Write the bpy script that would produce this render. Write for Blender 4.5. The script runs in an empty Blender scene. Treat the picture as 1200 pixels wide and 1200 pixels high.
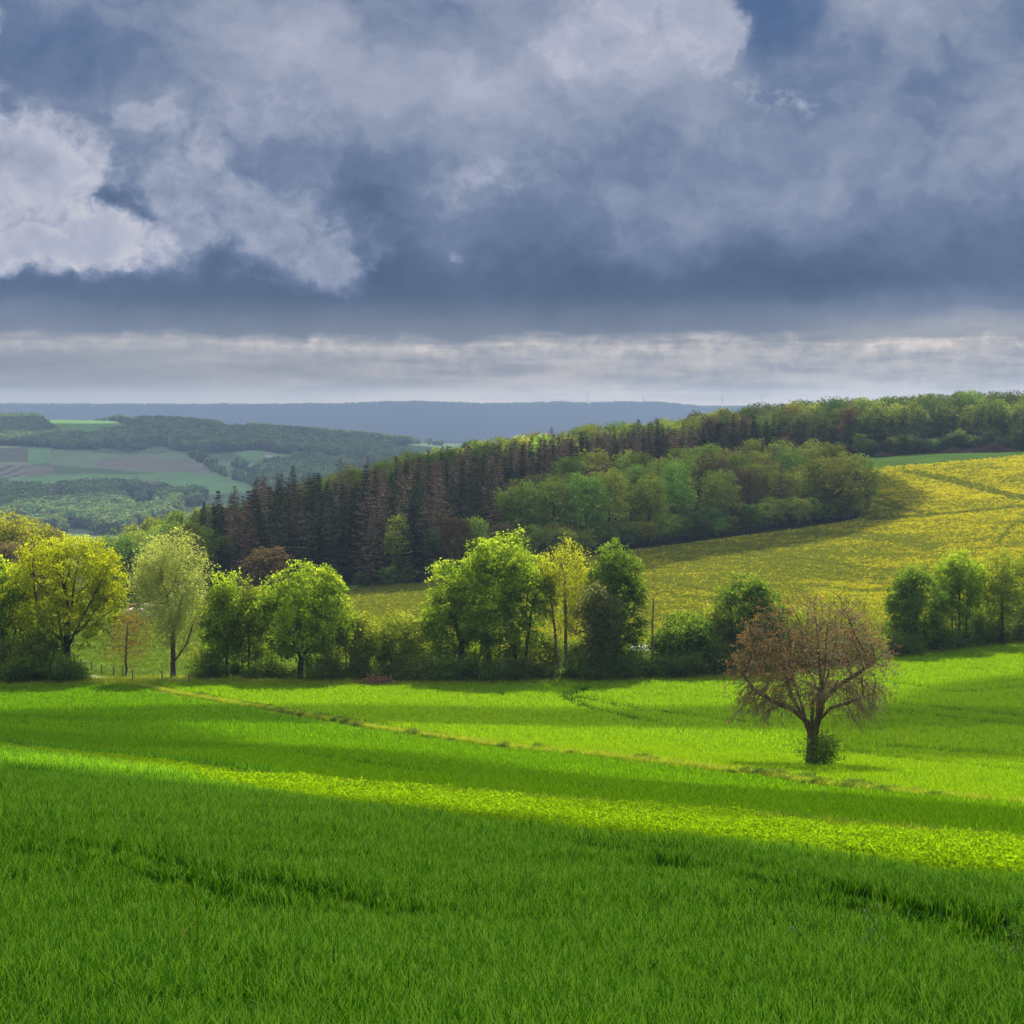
import bpy, bmesh, math, random
import numpy as np
from mathutils import Vector, Matrix

S = bpy.context.scene
COL = S.collection
R = math.radians
rng = np.random.default_rng(7)
random.seed(7)

# ------------------------------------------------------------------ camera
# the eye is the origin, looking along +Y; all ground lies below it
cam = bpy.data.cameras.new('camera')
cam.sensor_width = 36.0
cam.lens = 36.0 * 2500 / 1200
cam.shift_y = -125 / 1200
cam.clip_start = 0.3
cam.clip_end = 60000
camo = bpy.data.objects.new('camera', cam)
camo.rotation_euler = (R(90), 0, 0)
COL.objects.link(camo)
S.camera = camo

# ------------------------------------------------------------------ bookkeeping
def tag(o, label=None, cat=None, group=None, kind=None):
    if label: o['label'] = label
    if cat: o['category'] = cat
    if group: o['group'] = group
    if kind: o['kind'] = kind
    return o

def empty(name, loc, rz=0.0, sc=1.0):
    o = bpy.data.objects.new(name, None)
    o.empty_display_size = 0.3
    o.location = loc
    o.rotation_euler = (0, 0, rz)
    o.scale = (sc, sc, sc)
    COL.objects.link(o)
    return o

def link(name, me, parent=None, loc=None, rz=None, sc=None):
    o = bpy.data.objects.new(name, me)
    COL.objects.link(o)
    if parent is not None: o.parent = parent
    if loc is not None: o.location = loc
    if rz is not None: o.rotation_euler = (0, 0, rz)
    if sc is not None: o.scale = (sc, sc, sc) if np.isscalar(sc) else sc
    return o

def copy_tree(o, parent=None):
    c = o.copy()
    COL.objects.link(c)
    if parent is not None: c.parent = parent
    for ch in list(o.children):
        copy_tree(ch, c)
    return c

# ------------------------------------------------------------------ mesh from arrays
def mesh_np(name, verts, faces, mats=(), tint=None, smooth=False, mat_idx=None, attrs=None):
    """verts (n,3), faces (m,k) with one k; tint = float per vertex"""
    me = bpy.data.meshes.new(name)
    verts = np.asarray(verts, np.float32)
    faces = np.asarray(faces, np.int32)
    k = faces.shape[1]
    me.vertices.add(len(verts))
    me.vertices.foreach_set('co', verts.ravel())
    me.loops.add(faces.size)
    me.loops.foreach_set('vertex_index', faces.ravel())
    me.polygons.add(len(faces))
    me.polygons.foreach_set('loop_start', np.arange(len(faces), dtype=np.int32) * k)
    if smooth:
        me.polygons.foreach_set('use_smooth', np.ones(len(faces), bool))
    if mat_idx is not None:
        me.polygons.foreach_set('material_index', np.asarray(mat_idx, np.int32))
    if tint is not None:
        at = me.attributes.new('tint', 'FLOAT', 'POINT')
        at.data.foreach_set('value', np.asarray(tint, np.float32))
    if attrs:
        for nm, arr in attrs.items():
            arr = np.asarray(arr, np.float32)
            if arr.ndim == 1:
                at = me.attributes.new(nm, 'FLOAT', 'POINT'); at.data.foreach_set('value', arr)
            elif arr.shape[1] == 4:
                at = me.attributes.new(nm, 'FLOAT_COLOR', 'POINT'); at.data.foreach_set('color', arr.ravel())
            else:
                at = me.attributes.new(nm, 'FLOAT_VECTOR', 'POINT'); at.data.foreach_set('vector', arr.ravel())
    me.update(calc_edges=True)
    me.validate()
    for m in mats: me.materials.append(m)
    return me

def merge(parts):
    """[(verts, quads, tint)] -> one"""
    V, Fc, T = [], [], []
    n = 0
    for v, f, t in parts:
        V.append(v); Fc.append(f + n); T.append(t); n += len(v)
    return np.concatenate(V), np.concatenate(Fc), np.concatenate(T)

# ------------------------------------------------------------------ numpy noise
def _hash(ix, iy, seed):
    h = (ix.astype(np.int64) * 374761393 + iy.astype(np.int64) * 668265263 + seed * 982451653) & 0xffffffff
    h = ((h ^ (h >> 13)) * 1274126177) & 0xffffffff
    h = h ^ (h >> 16)
    return (h & 0xffffff) / float(0xffffff)

def vnoise(x, y, seed=0):
    x = np.asarray(x, float); y = np.asarray(y, float)
    ix = np.floor(x); iy = np.floor(y)
    fx = x - ix; fy = y - iy
    fx = fx * fx * (3 - 2 * fx); fy = fy * fy * (3 - 2 * fy)
    a = _hash(ix, iy, seed); b = _hash(ix + 1, iy, seed)
    c = _hash(ix, iy + 1, seed); d = _hash(ix + 1, iy + 1, seed)
    return (a * (1 - fx) + b * fx) * (1 - fy) + (c * (1 - fx) + d * fx) * fy

def fbm(x, y, seed=0, oct=4):
    s = 0; amp = 0.5; tot = 0
    for i in range(oct):
        s = s + amp * vnoise(x, y, seed + i * 17); tot += amp
        x = np.asarray(x) * 2.03 + 11.3; y = np.asarray(y) * 2.03 - 7.7; amp *= 0.5
    return s / tot

def sstep(a, b, x):
    t = np.clip((np.asarray(x, float) - a) / (b - a), 0, 1)
    return t * t * (3 - 2 * t)

# ------------------------------------------------------------------ terrain height
def iz(y, Y):                       # height of a point y metres ahead that is seen at row Y
    return -y * (Y - 475) / 2500.0

COLS = {
 -700: [(100,-15.8),(130,-19.8),(180,-26),(250,-32.5),(400,-40),(700,-58),(1000,-82),(1500,-100),(2000,-88),(2500,-72),(3000,-48),(3500,-24),(3800,-24),(4800,-70),(6800,-112),(8000,-3),(13000,-8)],
 0:    [(100,-16.5),(130,-20.8),(180,-27),(250,-32.8),(300,-34.5),(400,-40),(500,-46),(700,-62),(1000,-86),(1500,-106),(1800,-102),(2000,-93),(2500,-78),(2900,-52),(3100,-46),(3500,-25),(3700,-24),(4600,-70),(6800,-112),(7950,-2.5),(13000,-8)],
 150:  [(100,-16.9),(130,-21),(180,-27.3),(250,-32.2),(290,-33.6),(350,-37),(430,-41.5),(520,-44.5),(640,-52),(800,-66),(1100,-92),(1500,-107),(1800,-102),(2050,-92),(2500,-78),(2900,-54),(3100,-46),(3500,-23),(3700,-22),(4600,-70),(6800,-112),(7950,-2.0),(13000,-8)],
 300:  [(100,-17.1),(130,-21.1),(180,-27.4),(250,-32.5),(330,-34.5),(430,-38.7),(520,-39),(640,-39),(780,-50),(1150,-90),(1500,-105),(1800,-98),(2500,-76),(3000,-52),(3300,-40),(3500,-38),(4600,-75),(6800,-112),(7950,-3),(13000,-8)],
 450:  [(100,-17.4),(130,-21.3),(180,-27.5),(250,-32.5),(330,-34.5),(430,-37),(500,-35.8),(640,-33),(760,-42),(1100,-85),(1500,-105),(2000,-92),(2600,-78),(3100,-60),(3500,-58),(4600,-80),(6800,-112),(7950,5.5),(13000,-8)],
 600:  [(100,-17.7),(130,-21.6),(158,-25.2),(200,-29.5),(250,-32.5),(330,-34.2),(450,-34.2),(560,-31),(720,-27.5),(860,-36),(1300,-80),(1700,-104),(2400,-95),(3200,-80),(4600,-90),(6800,-112),(7950,8),(13000,-8)],
 760:  [(100,-18.0),(130,-21.9),(158,-25.5),(200,-29.5),(255,-32.6),(330,-33.4),(400,-33.6),(480,-32.4),(600,-28),(790,-23.5),(950,-30),(1500,-75),(2400,-95),(4600,-90),(6800,-112),(7950,1),(13000,-8)],
 900:  [(100,-18.4),(130,-22.4),(158,-26.0),(200,-29.6),(258,-32.6),(330,-32.8),(400,-32.6),(500,-30.4),(600,-26),(800,-21),(1000,-21),(1500,-50),(2400,-85),(4600,-90),(6800,-112),(7950,-3),(13000,-8)],
 1030: [(100,-18.7),(130,-22.4),(150,-25.2),(200,-29.5),(283,-33.2),(330,-33.6),(400,-33),(520,-28.0),(600,-22.8),(700,-18.0),(760,-16.7),(900,-14.5),(1500,-30),(2400,-80),(4600,-90),(6800,-112),(7950,-4),(13000,-8)],
 1200: [(100,-18.9),(150,-25.3),(200,-29.4),(250,-32),(300,-33.4),(360,-31.6),(450,-29.2),(540,-26.4),(600,-22.4),(680,-15.6),(740,-15.6),(900,-13.5),(1500,-25),(2400,-70),(4600,-90),(6800,-112),(7950,-4),(13000,-8)],
 1900: [(100,-18.9),(150,-25),(200,-29),(250,-31.5),(300,-32),(360,-30),(450,-27),(540,-24),(600,-20),(680,-14),(740,-14),(900,-12.5),(1500,-20),(2400,-60),(4600,-90),(6800,-112),(7950,-4),(13000,-8)],
}
_LY = np.linspace(math.log(90), math.log(13000), 900)
_A = np.linspace(-0.52, 0.52, 260)
def _build_table():
    xs = sorted(COLS)
    aa = np.array([(x - 600) / 2500 for x in xs])
    rows = []
    for x in xs:
        p = COLS[x]
        rows.append(np.interp(_LY, np.log([q[0] for q in p]), [q[1] for q in p]))
    rows = np.array(rows)
    T = np.empty((len(_A), len(_LY)))
    for j in range(len(_LY)):
        T[:, j] = np.interp(_A, aa, rows[:, j])
    def smooth(M, axis, sig):
        r = int(sig * 3); k = np.exp(-0.5 * (np.arange(-r, r + 1) / sig) ** 2); k /= k.sum()
        P = np.pad(M, [(r, r) if i == axis else (0, 0) for i in (0, 1)], mode='edge')
        return np.apply_along_axis(lambda v: np.convolve(v, k, 'valid'), axis, P)
    T = smooth(T, 0, 6)
    T1 = smooth(T, 1, 7)
    # keep the plateau edge crisp
    w = sstep(6000, 7000, np.exp(_LY))[None, :]
    T2 = smooth(T, 1, 2)
    return T1 * (1 - w) + T2 * w
_T = _build_table()

def H(x, y):
    x = np.asarray(x, float); y = np.asarray(y, float)
    near = -1.7 - 0.16 * y - 0.05 * x
    near = np.where(y < 0, -1.7 - 0.16 * y - 0.05 * x - 0.0012 * y * y, near)
    yy = np.maximum(y, 91)
    a = np.clip(x / yy, _A[0], _A[-1] - 1e-6)
    fa = (a - _A[0]) / (_A[1] - _A[0]); ia = np.minimum(fa.astype(int), len(_A) - 2); fa = fa - ia
    fl = (np.log(np.minimum(yy, 12990)) - _LY[0]) / (_LY[1] - _LY[0]); il = np.minimum(fl.astype(int), len(_LY) - 2); fl = fl - il
    far = (_T[ia, il] * (1 - fa) + _T[ia + 1, il] * fa) * (1 - fl) + (_T[ia, il + 1] * (1 - fa) + _T[ia + 1, il + 1] * fa) * fl
    w = sstep(98, 135, y)
    z = near * (1 - w) + far * w
    # gentle real-world undulation
    z = z + 0.10 * np.sin(x * 0.11 + y * 0.05) * sstep(12, 40, y) + 0.25 * (fbm(x / 28, y / 28, 3) - 0.5) * sstep(20, 80, y)
    z = z + 9 * (fbm(x / 260, y / 260, 5) - 0.5) * sstep(1300, 2200, y) * (1 - 0.7 * sstep(6800, 7600, y))
    z = z + 6 * (fbm(x / 60, y / 400, 9) - 0.5) * sstep(6900, 7900, y) + 26 * (fbm(x / 420, y / 3000, 19, 3) - 0.5) * sstep(7300, 7900, y)
    return z

def h1(x, y): return float(H(np.array([x]), np.array([y]))[0])

_ym = np.exp(np.linspace(math.log(6), math.log(9000), 6000))
def gp(X, Y):
    """ground point seen at pixel (X, Y): march along that line of sight over the terrain"""
    a = (X - 600) / 2500.0
    z = H(a * _ym, _ym)
    ray = iz(_ym, Y)
    below = np.nonzero(ray <= z)[0]
    i = below[0] if len(below) else len(_ym) - 1
    i0 = max(i - 1, 0)
    d0 = ray[i0] - z[i0]; d1 = ray[i] - z[i]
    t = d0 / (d0 - d1) if d0 != d1 else 0
    y = _ym[i0] + (_ym[i] - _ym[i0]) * t
    return Vector((a * y, y, h1(a * y, y)))

def at(X, y, dz=0.0):               # ground point y metres ahead in the direction of column X
    x = (X - 600) / 2500.0 * y
    return Vector((x, y, h1(x, y) + dz))

def curve_px(pts):
    """pixel polyline on the ground -> function y(x)"""
    P = [gp(*p) for p in pts]
    P.sort(key=lambda p: p.x)
    xs = np.array([p.x for p in P]); ys = np.array([p.y for p in P])
    def f(x):
        x = np.asarray(x, float)
        y = np.interp(x, xs, ys)
        s0 = (ys[1] - ys[0]) / (xs[1] - xs[0]); s1 = (ys[-1] - ys[-2]) / (xs[-1] - xs[-2])
        y = np.where(x < xs[0], ys[0] + (x - xs[0]) * s0, y)
        return np.where(x > xs[-1], ys[-1] + (x - xs[-1]) * s1, y)
    return f

# field boundaries (as seen, laid on the terrain)
EDGE_LO = curve_px([(0, 881), (150, 903), (300, 934), (450, 958), (600, 980), (900, 1006), (1200, 1042)])
EDGE_UP = curve_px([(0, 875), (150, 893), (300, 913), (450, 928), (600, 940), (900, 962), (1200, 992)])
DITCH = curve_px([(185, 809), (300, 829), (400, 847), (500, 863), (600, 878), (750, 893), (900, 911), (1000, 926), (1100, 936), (1200, 945)])
_hx = np.array([-140, -60, -35, 0, 25, 50, 72, 110, 170]); _hy = np.array([240, 243, 245, 248, 251, 281, 299, 322, 350])
def HEDGE(x): return np.interp(x, _hx, _hy)
def slopescale(f, x):
    d = (f(np.asarray(x) + 0.5) - f(np.asarray(x) - 0.5))
    return 1 / np.sqrt(1 + d * d)
# ------------------------------------------------------------------ node helper
class NT:
    def __init__(self, tree): self.t = tree
    def node(self, kind, **kw):
        n = self.t.nodes.new(kind)
        for k, v in kw.items(): setattr(n, k, v)
        return n
    def put(self, sock, v):
        if isinstance(v, Sk): self.t.links.new(v.s, sock)
        elif isinstance(v, bpy.types.NodeSocket): self.t.links.new(v, sock)
        else: sock.default_value = v
    def math(self, op, a, b=0.0, c=None, clamp=False):
        n = self.node('ShaderNodeMath', operation=op, use_clamp=clamp)
        self.put(n.inputs[0], a); self.put(n.inputs[1], b)
        if c is not None: self.put(n.inputs[2], c)
        return Sk(self, n.outputs[0])
    def mixc(self, f, a, b, mode='MIX'):
        n = self.node('ShaderNodeMix', data_type='RGBA', blend_type=mode)
        self.put(n.inputs[0], f); self.put(n.inputs[6], col4(a)); self.put(n.inputs[7], col4(b))
        return Sk(self, n.outputs[2])
    def smooth(self, x, a, b):
        n = self.node('ShaderNodeMapRange', interpolation_type='SMOOTHSTEP')
        self.put(n.inputs['Value'], x); self.put(n.inputs['From Min'], a); self.put(n.inputs['From Max'], b)
        return Sk(self, n.outputs[0])
    def lin(self, x, a, b, c=0.0, d=1.0):
        n = self.node('ShaderNodeMapRange')
        self.put(n.inputs['Value'], x); self.put(n.inputs['From Min'], a); self.put(n.inputs['From Max'], b)
        self.put(n.inputs['To Min'], c); self.put(n.inputs['To Max'], d)
        return Sk(self, n.outputs[0])
    def noise(self, vec, scale, detail=4, rough=0.55, dist=0.0, out='Fac'):
        n = self.node('ShaderNodeTexNoise')
        if vec is not None: self.put(n.inputs['Vector'], vec)
        n.inputs['Scale'].default_value = scale; n.inputs['Detail'].default_value = detail
        n.inputs['Roughness'].default_value = rough; n.inputs['Distortion'].default_value = dist
        return Sk(self, n.outputs[out])
    def xyz(self, x, y, z=0.0):
        n = self.node('ShaderNodeCombineXYZ')
        for i, v in enumerate((x, y, z)): self.put(n.inputs[i], v)
        return Sk(self, n.outputs[0])
    def sep(self, v):
        n = self.node('ShaderNodeSeparateXYZ'); self.put(n.inputs[0], v)
        return [Sk(self, o) for o in n.outputs]
    def ramp(self, x, stops, interp='LINEAR'):
        n = self.node('ShaderNodeValToRGB'); self.put(n.inputs[0], x)
        cr = n.color_ramp; cr.interpolation = interp
        while len(cr.elements) > 1: cr.elements.remove(cr.elements[-1])
        for i, (p, c) in enumerate(stops):
            e = cr.elements[0] if i == 0 else cr.elements.new(p)
            e.position = p; e.color = col4(c)
        return Sk(self, n.outputs[0])
    def attr(self, name, out='Fac'):
        n = self.node('ShaderNodeAttribute', attribute_name=name)
        return Sk(self, n.outputs[out])

def col4(c):
    if isinstance(c, (tuple, list)) and len(c) == 3: return (*c, 1.0)
    if isinstance(c, (int, float)): return (c, c, c, 1.0)
    return c

class Sk:
    def __init__(self, nt, s): self.n = nt; self.s = s
    def __add__(self, o): return self.n.math('ADD', self, o)
    def __radd__(self, o): return self.n.math('ADD', o, self)
    def __sub__(self, o): return self.n.math('SUBTRACT', self, o)
    def __rsub__(self, o): return self.n.math('SUBTRACT', o, self)
    def __mul__(self, o): return self.n.math('MULTIPLY', self, o)
    def __rmul__(self, o): return self.n.math('MULTIPLY', o, self)
    def __truediv__(self, o): return self.n.math('DIVIDE', self, o)
    def __rtruediv__(self, o): return self.n.math('DIVIDE', o, self)
    def __neg__(self): return self.n.math('MULTIPLY', self, -1.0)

def new_mat(name):
    m = bpy.data.materials.new(name)
    m.use_nodes = True
    m.node_tree.nodes.clear()
    nt = NT(m.node_tree)
    out = nt.node('ShaderNodeOutputMaterial')
    return m, nt, out

def scale_col(nt, c, k):
    n = nt.node('ShaderNodeVectorMath', operation='SCALE')
    nt.put(n.inputs[0], c); nt.put(n.inputs['Scale'], k)
    return Sk(nt, n.outputs[0])

def leaf_mat(name, stops, trans=0.4, ovar=0.0, gloss=0.0, tcol=None, tgain=1.75):
    """leaf: two-sided diffuse + light passing through, hue by leaf and (ovar) by tree"""
    m, nt, out = new_mat(name)
    c = nt.ramp(nt.attr('tint'), stops)
    if ovar:
        oi = nt.node('ShaderNodeObjectInfo')
        rnd = Sk(nt, oi.outputs['Random'])
        hsv = nt.node('ShaderNodeHueSaturation')
        nt.put(hsv.inputs['Hue'], nt.lin(rnd, 0, 1, 0.5 - 0.045 * ovar, 0.5 + 0.035 * ovar))
        r2 = nt.math('FRACT', rnd * 7.31)
        nt.put(hsv.inputs['Value'], nt.lin(r2, 0, 1, 1 - 0.35 * ovar, 1 + 0.35 * ovar))
        nt.put(hsv.inputs['Color'], c)
        c = Sk(nt, hsv.outputs[0])
    d = nt.node('ShaderNodeBsdfDiffuse'); nt.put(d.inputs[0], c)
    t = nt.node('ShaderNodeBsdfTranslucent')
    tc = nt.mixc(1.0, c, tcol if tcol else (1.15, 1.1, 0.45), 'MULTIPLY')
    nt.put(t.inputs[0], scale_col(nt, tc, tgain))
    mx = nt.node('ShaderNodeMixShader'); mx.inputs[0].default_value = trans
    nt.put(mx.inputs[1], d.outputs[0]); nt.put(mx.inputs[2], t.outputs[0])
    if gloss:
        g = nt.node('ShaderNodeBsdfGlossy'); g.inputs['Roughness'].default_value = 0.42
        g.inputs[0].default_value = (0.8, 0.85, 0.8, 1)
        m2 = nt.node('ShaderNodeMixShader'); m2.inputs[0].default_value = gloss
        nt.put(m2.inputs[1], mx.outputs[0]); nt.put(m2.inputs[2], g.outputs[0]); mx = m2
    nt.put(out.inputs[0], mx.outputs[0])
    return m

def plain_mat(name, c1, c2, scale=3.0, rough=0.9, bump=0.0, stretch=(1, 1, 1)):
    m, nt, out = new_mat(name)
    tc = nt.node('ShaderNodeTexCoord')
    mp = nt.node('ShaderNodeMapping'); mp.inputs['Scale'].default_value = stretch
    nt.put(mp.inputs[0], tc.outputs['Object'])
    f = nt.noise(mp.outputs[0], scale, 5, 0.6)
    c = nt.mixc(nt.smooth(f, 0.3, 0.7), c1, c2)
    p = nt.node('ShaderNodeBsdfPrincipled')
    nt.put(p.inputs['Base Color'], c); p.inputs['Roughness'].default_value = rough
    p.inputs['Specular IOR Level'].default_value = 0.25
    if bump:
        b = nt.node('ShaderNodeBump'); b.inputs['Strength'].default_value = bump
        nt.put(b.inputs['Height'], f); nt.put(p.inputs['Normal'], b.outputs[0])
    nt.put(out.inputs[0], p.outputs[0])
    return m

M = {}
M['bark'] = plain_mat('bark', (0.035, 0.028, 0.02), (0.085, 0.07, 0.052), 4, 0.95, 0.4, (1, 1, 0.25))
M['bark_dark'] = plain_mat('bark_dark', (0.02, 0.016, 0.011), (0.05, 0.04, 0.03), 4, 0.95, 0.4, (1, 1, 0.25))
M['bark_walnut'] = plain_mat('bark_walnut', (0.06, 0.043, 0.022), (0.13, 0.092, 0.045), 3, 0.95, 0.5, (1, 1, 0.3))
M['twig'] = plain_mat('walnut_twig', (0.12, 0.086, 0.042), (0.22, 0.165, 0.082), 3, 0.95)
M['bark_grey'] = plain_mat('bark_grey', (0.09, 0.075, 0.065), (0.19, 0.16, 0.14), 4, 0.95, 0.3, (1, 1, 0.25))
M['post'] = plain_mat('post_wood', (0.07, 0.06, 0.045), (0.16, 0.14, 0.11), 5, 0.9, 0.3, (1, 1, 0.2))
M['wire'] = plain_mat('wire_metal', (0.2, 0.2, 0.2), (0.3, 0.3, 0.3), 5, 0.5)
# hedge-row foliage kinds
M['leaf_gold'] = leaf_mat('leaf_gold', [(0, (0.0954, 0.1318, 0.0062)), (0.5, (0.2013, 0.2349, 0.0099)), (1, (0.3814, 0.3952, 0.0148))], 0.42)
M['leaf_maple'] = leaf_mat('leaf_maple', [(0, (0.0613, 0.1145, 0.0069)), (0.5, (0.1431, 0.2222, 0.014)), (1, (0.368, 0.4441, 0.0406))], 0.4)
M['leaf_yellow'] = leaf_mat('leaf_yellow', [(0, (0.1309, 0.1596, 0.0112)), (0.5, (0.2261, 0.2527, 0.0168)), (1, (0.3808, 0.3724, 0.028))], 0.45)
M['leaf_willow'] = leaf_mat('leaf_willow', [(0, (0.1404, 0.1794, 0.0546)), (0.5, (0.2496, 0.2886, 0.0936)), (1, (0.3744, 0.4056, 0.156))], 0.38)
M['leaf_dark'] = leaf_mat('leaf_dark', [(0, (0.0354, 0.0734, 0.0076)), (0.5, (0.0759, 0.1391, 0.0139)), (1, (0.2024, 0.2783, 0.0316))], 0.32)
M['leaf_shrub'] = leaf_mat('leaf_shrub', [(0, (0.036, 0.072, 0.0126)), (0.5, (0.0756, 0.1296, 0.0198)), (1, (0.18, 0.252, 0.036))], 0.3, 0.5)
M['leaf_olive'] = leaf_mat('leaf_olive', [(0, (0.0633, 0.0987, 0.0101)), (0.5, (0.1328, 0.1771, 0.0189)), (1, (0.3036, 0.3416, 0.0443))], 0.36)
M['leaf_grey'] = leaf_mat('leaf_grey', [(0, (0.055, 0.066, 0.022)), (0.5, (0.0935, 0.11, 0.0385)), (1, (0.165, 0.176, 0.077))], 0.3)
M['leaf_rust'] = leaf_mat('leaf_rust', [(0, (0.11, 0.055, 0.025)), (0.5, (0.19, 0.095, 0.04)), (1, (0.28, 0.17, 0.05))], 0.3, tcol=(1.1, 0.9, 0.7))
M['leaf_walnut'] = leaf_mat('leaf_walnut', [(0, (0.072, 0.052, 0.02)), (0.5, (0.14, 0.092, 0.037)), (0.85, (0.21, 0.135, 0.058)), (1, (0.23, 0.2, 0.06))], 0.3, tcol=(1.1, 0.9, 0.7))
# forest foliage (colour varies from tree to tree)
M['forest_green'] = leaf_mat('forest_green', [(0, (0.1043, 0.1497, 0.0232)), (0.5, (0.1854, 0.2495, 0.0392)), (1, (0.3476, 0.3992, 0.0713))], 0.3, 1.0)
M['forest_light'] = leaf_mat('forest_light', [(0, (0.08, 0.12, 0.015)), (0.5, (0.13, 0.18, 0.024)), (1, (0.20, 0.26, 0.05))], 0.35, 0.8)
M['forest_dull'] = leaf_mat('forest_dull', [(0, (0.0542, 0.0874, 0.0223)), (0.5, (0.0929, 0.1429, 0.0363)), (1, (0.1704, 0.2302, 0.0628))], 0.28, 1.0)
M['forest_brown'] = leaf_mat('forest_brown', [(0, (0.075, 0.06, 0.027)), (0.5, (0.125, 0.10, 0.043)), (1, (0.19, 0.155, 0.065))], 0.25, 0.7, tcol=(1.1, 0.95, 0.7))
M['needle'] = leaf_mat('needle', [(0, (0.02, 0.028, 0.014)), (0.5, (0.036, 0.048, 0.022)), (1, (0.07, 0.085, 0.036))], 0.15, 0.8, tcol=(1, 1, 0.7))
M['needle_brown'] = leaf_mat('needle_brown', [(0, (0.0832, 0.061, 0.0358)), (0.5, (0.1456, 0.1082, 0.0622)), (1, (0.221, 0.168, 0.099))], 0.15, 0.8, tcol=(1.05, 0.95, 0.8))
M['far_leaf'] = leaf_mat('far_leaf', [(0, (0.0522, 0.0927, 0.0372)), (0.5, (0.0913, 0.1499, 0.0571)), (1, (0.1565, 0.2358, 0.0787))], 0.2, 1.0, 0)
# crops
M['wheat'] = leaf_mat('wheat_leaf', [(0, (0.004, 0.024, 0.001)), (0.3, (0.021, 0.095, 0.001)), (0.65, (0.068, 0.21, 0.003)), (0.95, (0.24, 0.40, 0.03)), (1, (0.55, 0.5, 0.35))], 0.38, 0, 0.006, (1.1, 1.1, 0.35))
M['wheat_far'] = leaf_mat('wheat_far', [(0, (0.052, 0.122, 0.002)), (0.5, (0.110, 0.22, 0.003)), (1, (0.205, 0.315, 0.006))], 0.42, 0, 0.0, (1.15, 1.1, 0.3))
M['clover'] = leaf_mat('clover_leaf', [(0, (0.05, 0.12, 0.003)), (0.5, (0.105, 0.205, 0.005)), (1, (0.21, 0.32, 0.012))], 0.4, 0, 0.0, (1.15, 1.08, 0.3))
M['bank_grass'] = leaf_mat('bank_grass', [(0, (0.06, 0.11, 0.005)), (0.5, (0.145, 0.205, 0.010)), (1, (0.31, 0.34, 0.05))], 0.4, 0, 0.0)
M['weed'] = leaf_mat('weed_leaf', [(0, (0.04, 0.10, 0.015)), (0.6, (0.09, 0.17, 0.03)), (1, (0.2, 0.28, 0.1))], 0.3)
M['rape_green'] = leaf_mat('rape_green', [(0, (0.06, 0.085, 0.01)), (0.5, (0.115, 0.14, 0.016)), (1, (0.18, 0.19, 0.022))], 0.3, 0, 0.0)
M['rape_flower'] = leaf_mat('rape_flower', [(0, (0.07, 0.11, 0.012)), (0.35, (0.14, 0.165, 0.014)), (0.55, (0.31, 0.30, 0.012)), (1, (0.50, 0.455, 0.014))], 0.3, 0, 0.0, (1.1, 1.0, 0.5))
M['meadow'] = leaf_mat('meadow_grass', [(0, (0.035, 0.07, 0.006)), (0.5, (0.075, 0.125, 0.01)), (1, (0.17, 0.2, 0.03))], 0.35)
M['wheat_mid'] = leaf_mat('wheat_mid', [(0, (0.032, 0.09, 0.001)), (0.5, (0.07, 0.17, 0.002)), (1, (0.14, 0.26, 0.006))], 0.42, 0, 0.0, (1.15, 1.1, 0.3))
# ------------------------------------------------------------------ the ground, one sheet to the horizon
def pip(X, Y, poly):
    inside = np.zeros(X.shape, bool)
    n = len(poly)
    for i in range(n):
        x1, y1 = poly[i]; x2, y2 = poly[(i + 1) % n]
        c = ((y1 > Y) != (y2 > Y)) & (X < (x2 - x1) * (Y - y1) / ((y2 - y1) if y2 != y1 else 1e-9) + x1)
        inside ^= c
    return inside

def seen(x, y, z):
    yy = np.maximum(y, 1.0)
    return 600 + 2500 * x / yy, 475 - 2500 * z / yy

# far valley: fields and woods (outlines of what lies on the slopes)
FAR_FIELDS = [
 ([(40,493),(60,490),(165,490),(168,495),(160,503),(130,510),(108,514),(70,508)], (0.10,0.16,0.045)),
 ([(-60,523),(32,523),(40,560),(-60,560)], 'vine'),
 ([(32,525),(60,526),(62,542),(34,545)], (0.13,0.19,0.075)),
 ([(62,527),(150,533),(205,530),(250,540),(262,560),(170,553),(60,545)], (0.135,0.155,0.085)),
 ([(28,546),(60,546),(66,556),(34,558)], (0.15,0.115,0.09)),
 ([(170,533),(235,543),(262,550),(250,556),(120,549),(110,540)], (0.155,0.125,0.10)),
 ([(10,560),(80,556),(160,556),(150,572),(60,578),(8,576)], (0.125,0.185,0.075)),
 ([(160,556),(210,553),(262,556),(310,556),(330,572),(240,580),(165,572)], (0.12,0.18,0.075)),
 ([(152,570),(170,563),(188,564),(184,572),(168,576)], (0.17,0.12,0.095)),
 ([(128,566),(145,562),(150,566),(140,571)], (0.24,0.27,0.13)),
 ([(106,600),(132,602),(128,611),(110,611)], (0.19,0.19,0.13)),
 ([(270,528),(325,526),(335,536),(290,540)], (0.12,0.17,0.075)),
 ([(330,533),(366,532),(366,540),(334,541)], (0.20,0.13,0.10)),
 ([(255,540),(320,545),(322,560),(262,560)], (0.11,0.16,0.07)),
 ([(200,575),(230,572),(240,584),(205,586)], (0.17,0.2,0.11)),
 ([(10,500),(26,497),(24,502),(14,503)], (0.16,0.22,0.08)),
]
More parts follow.
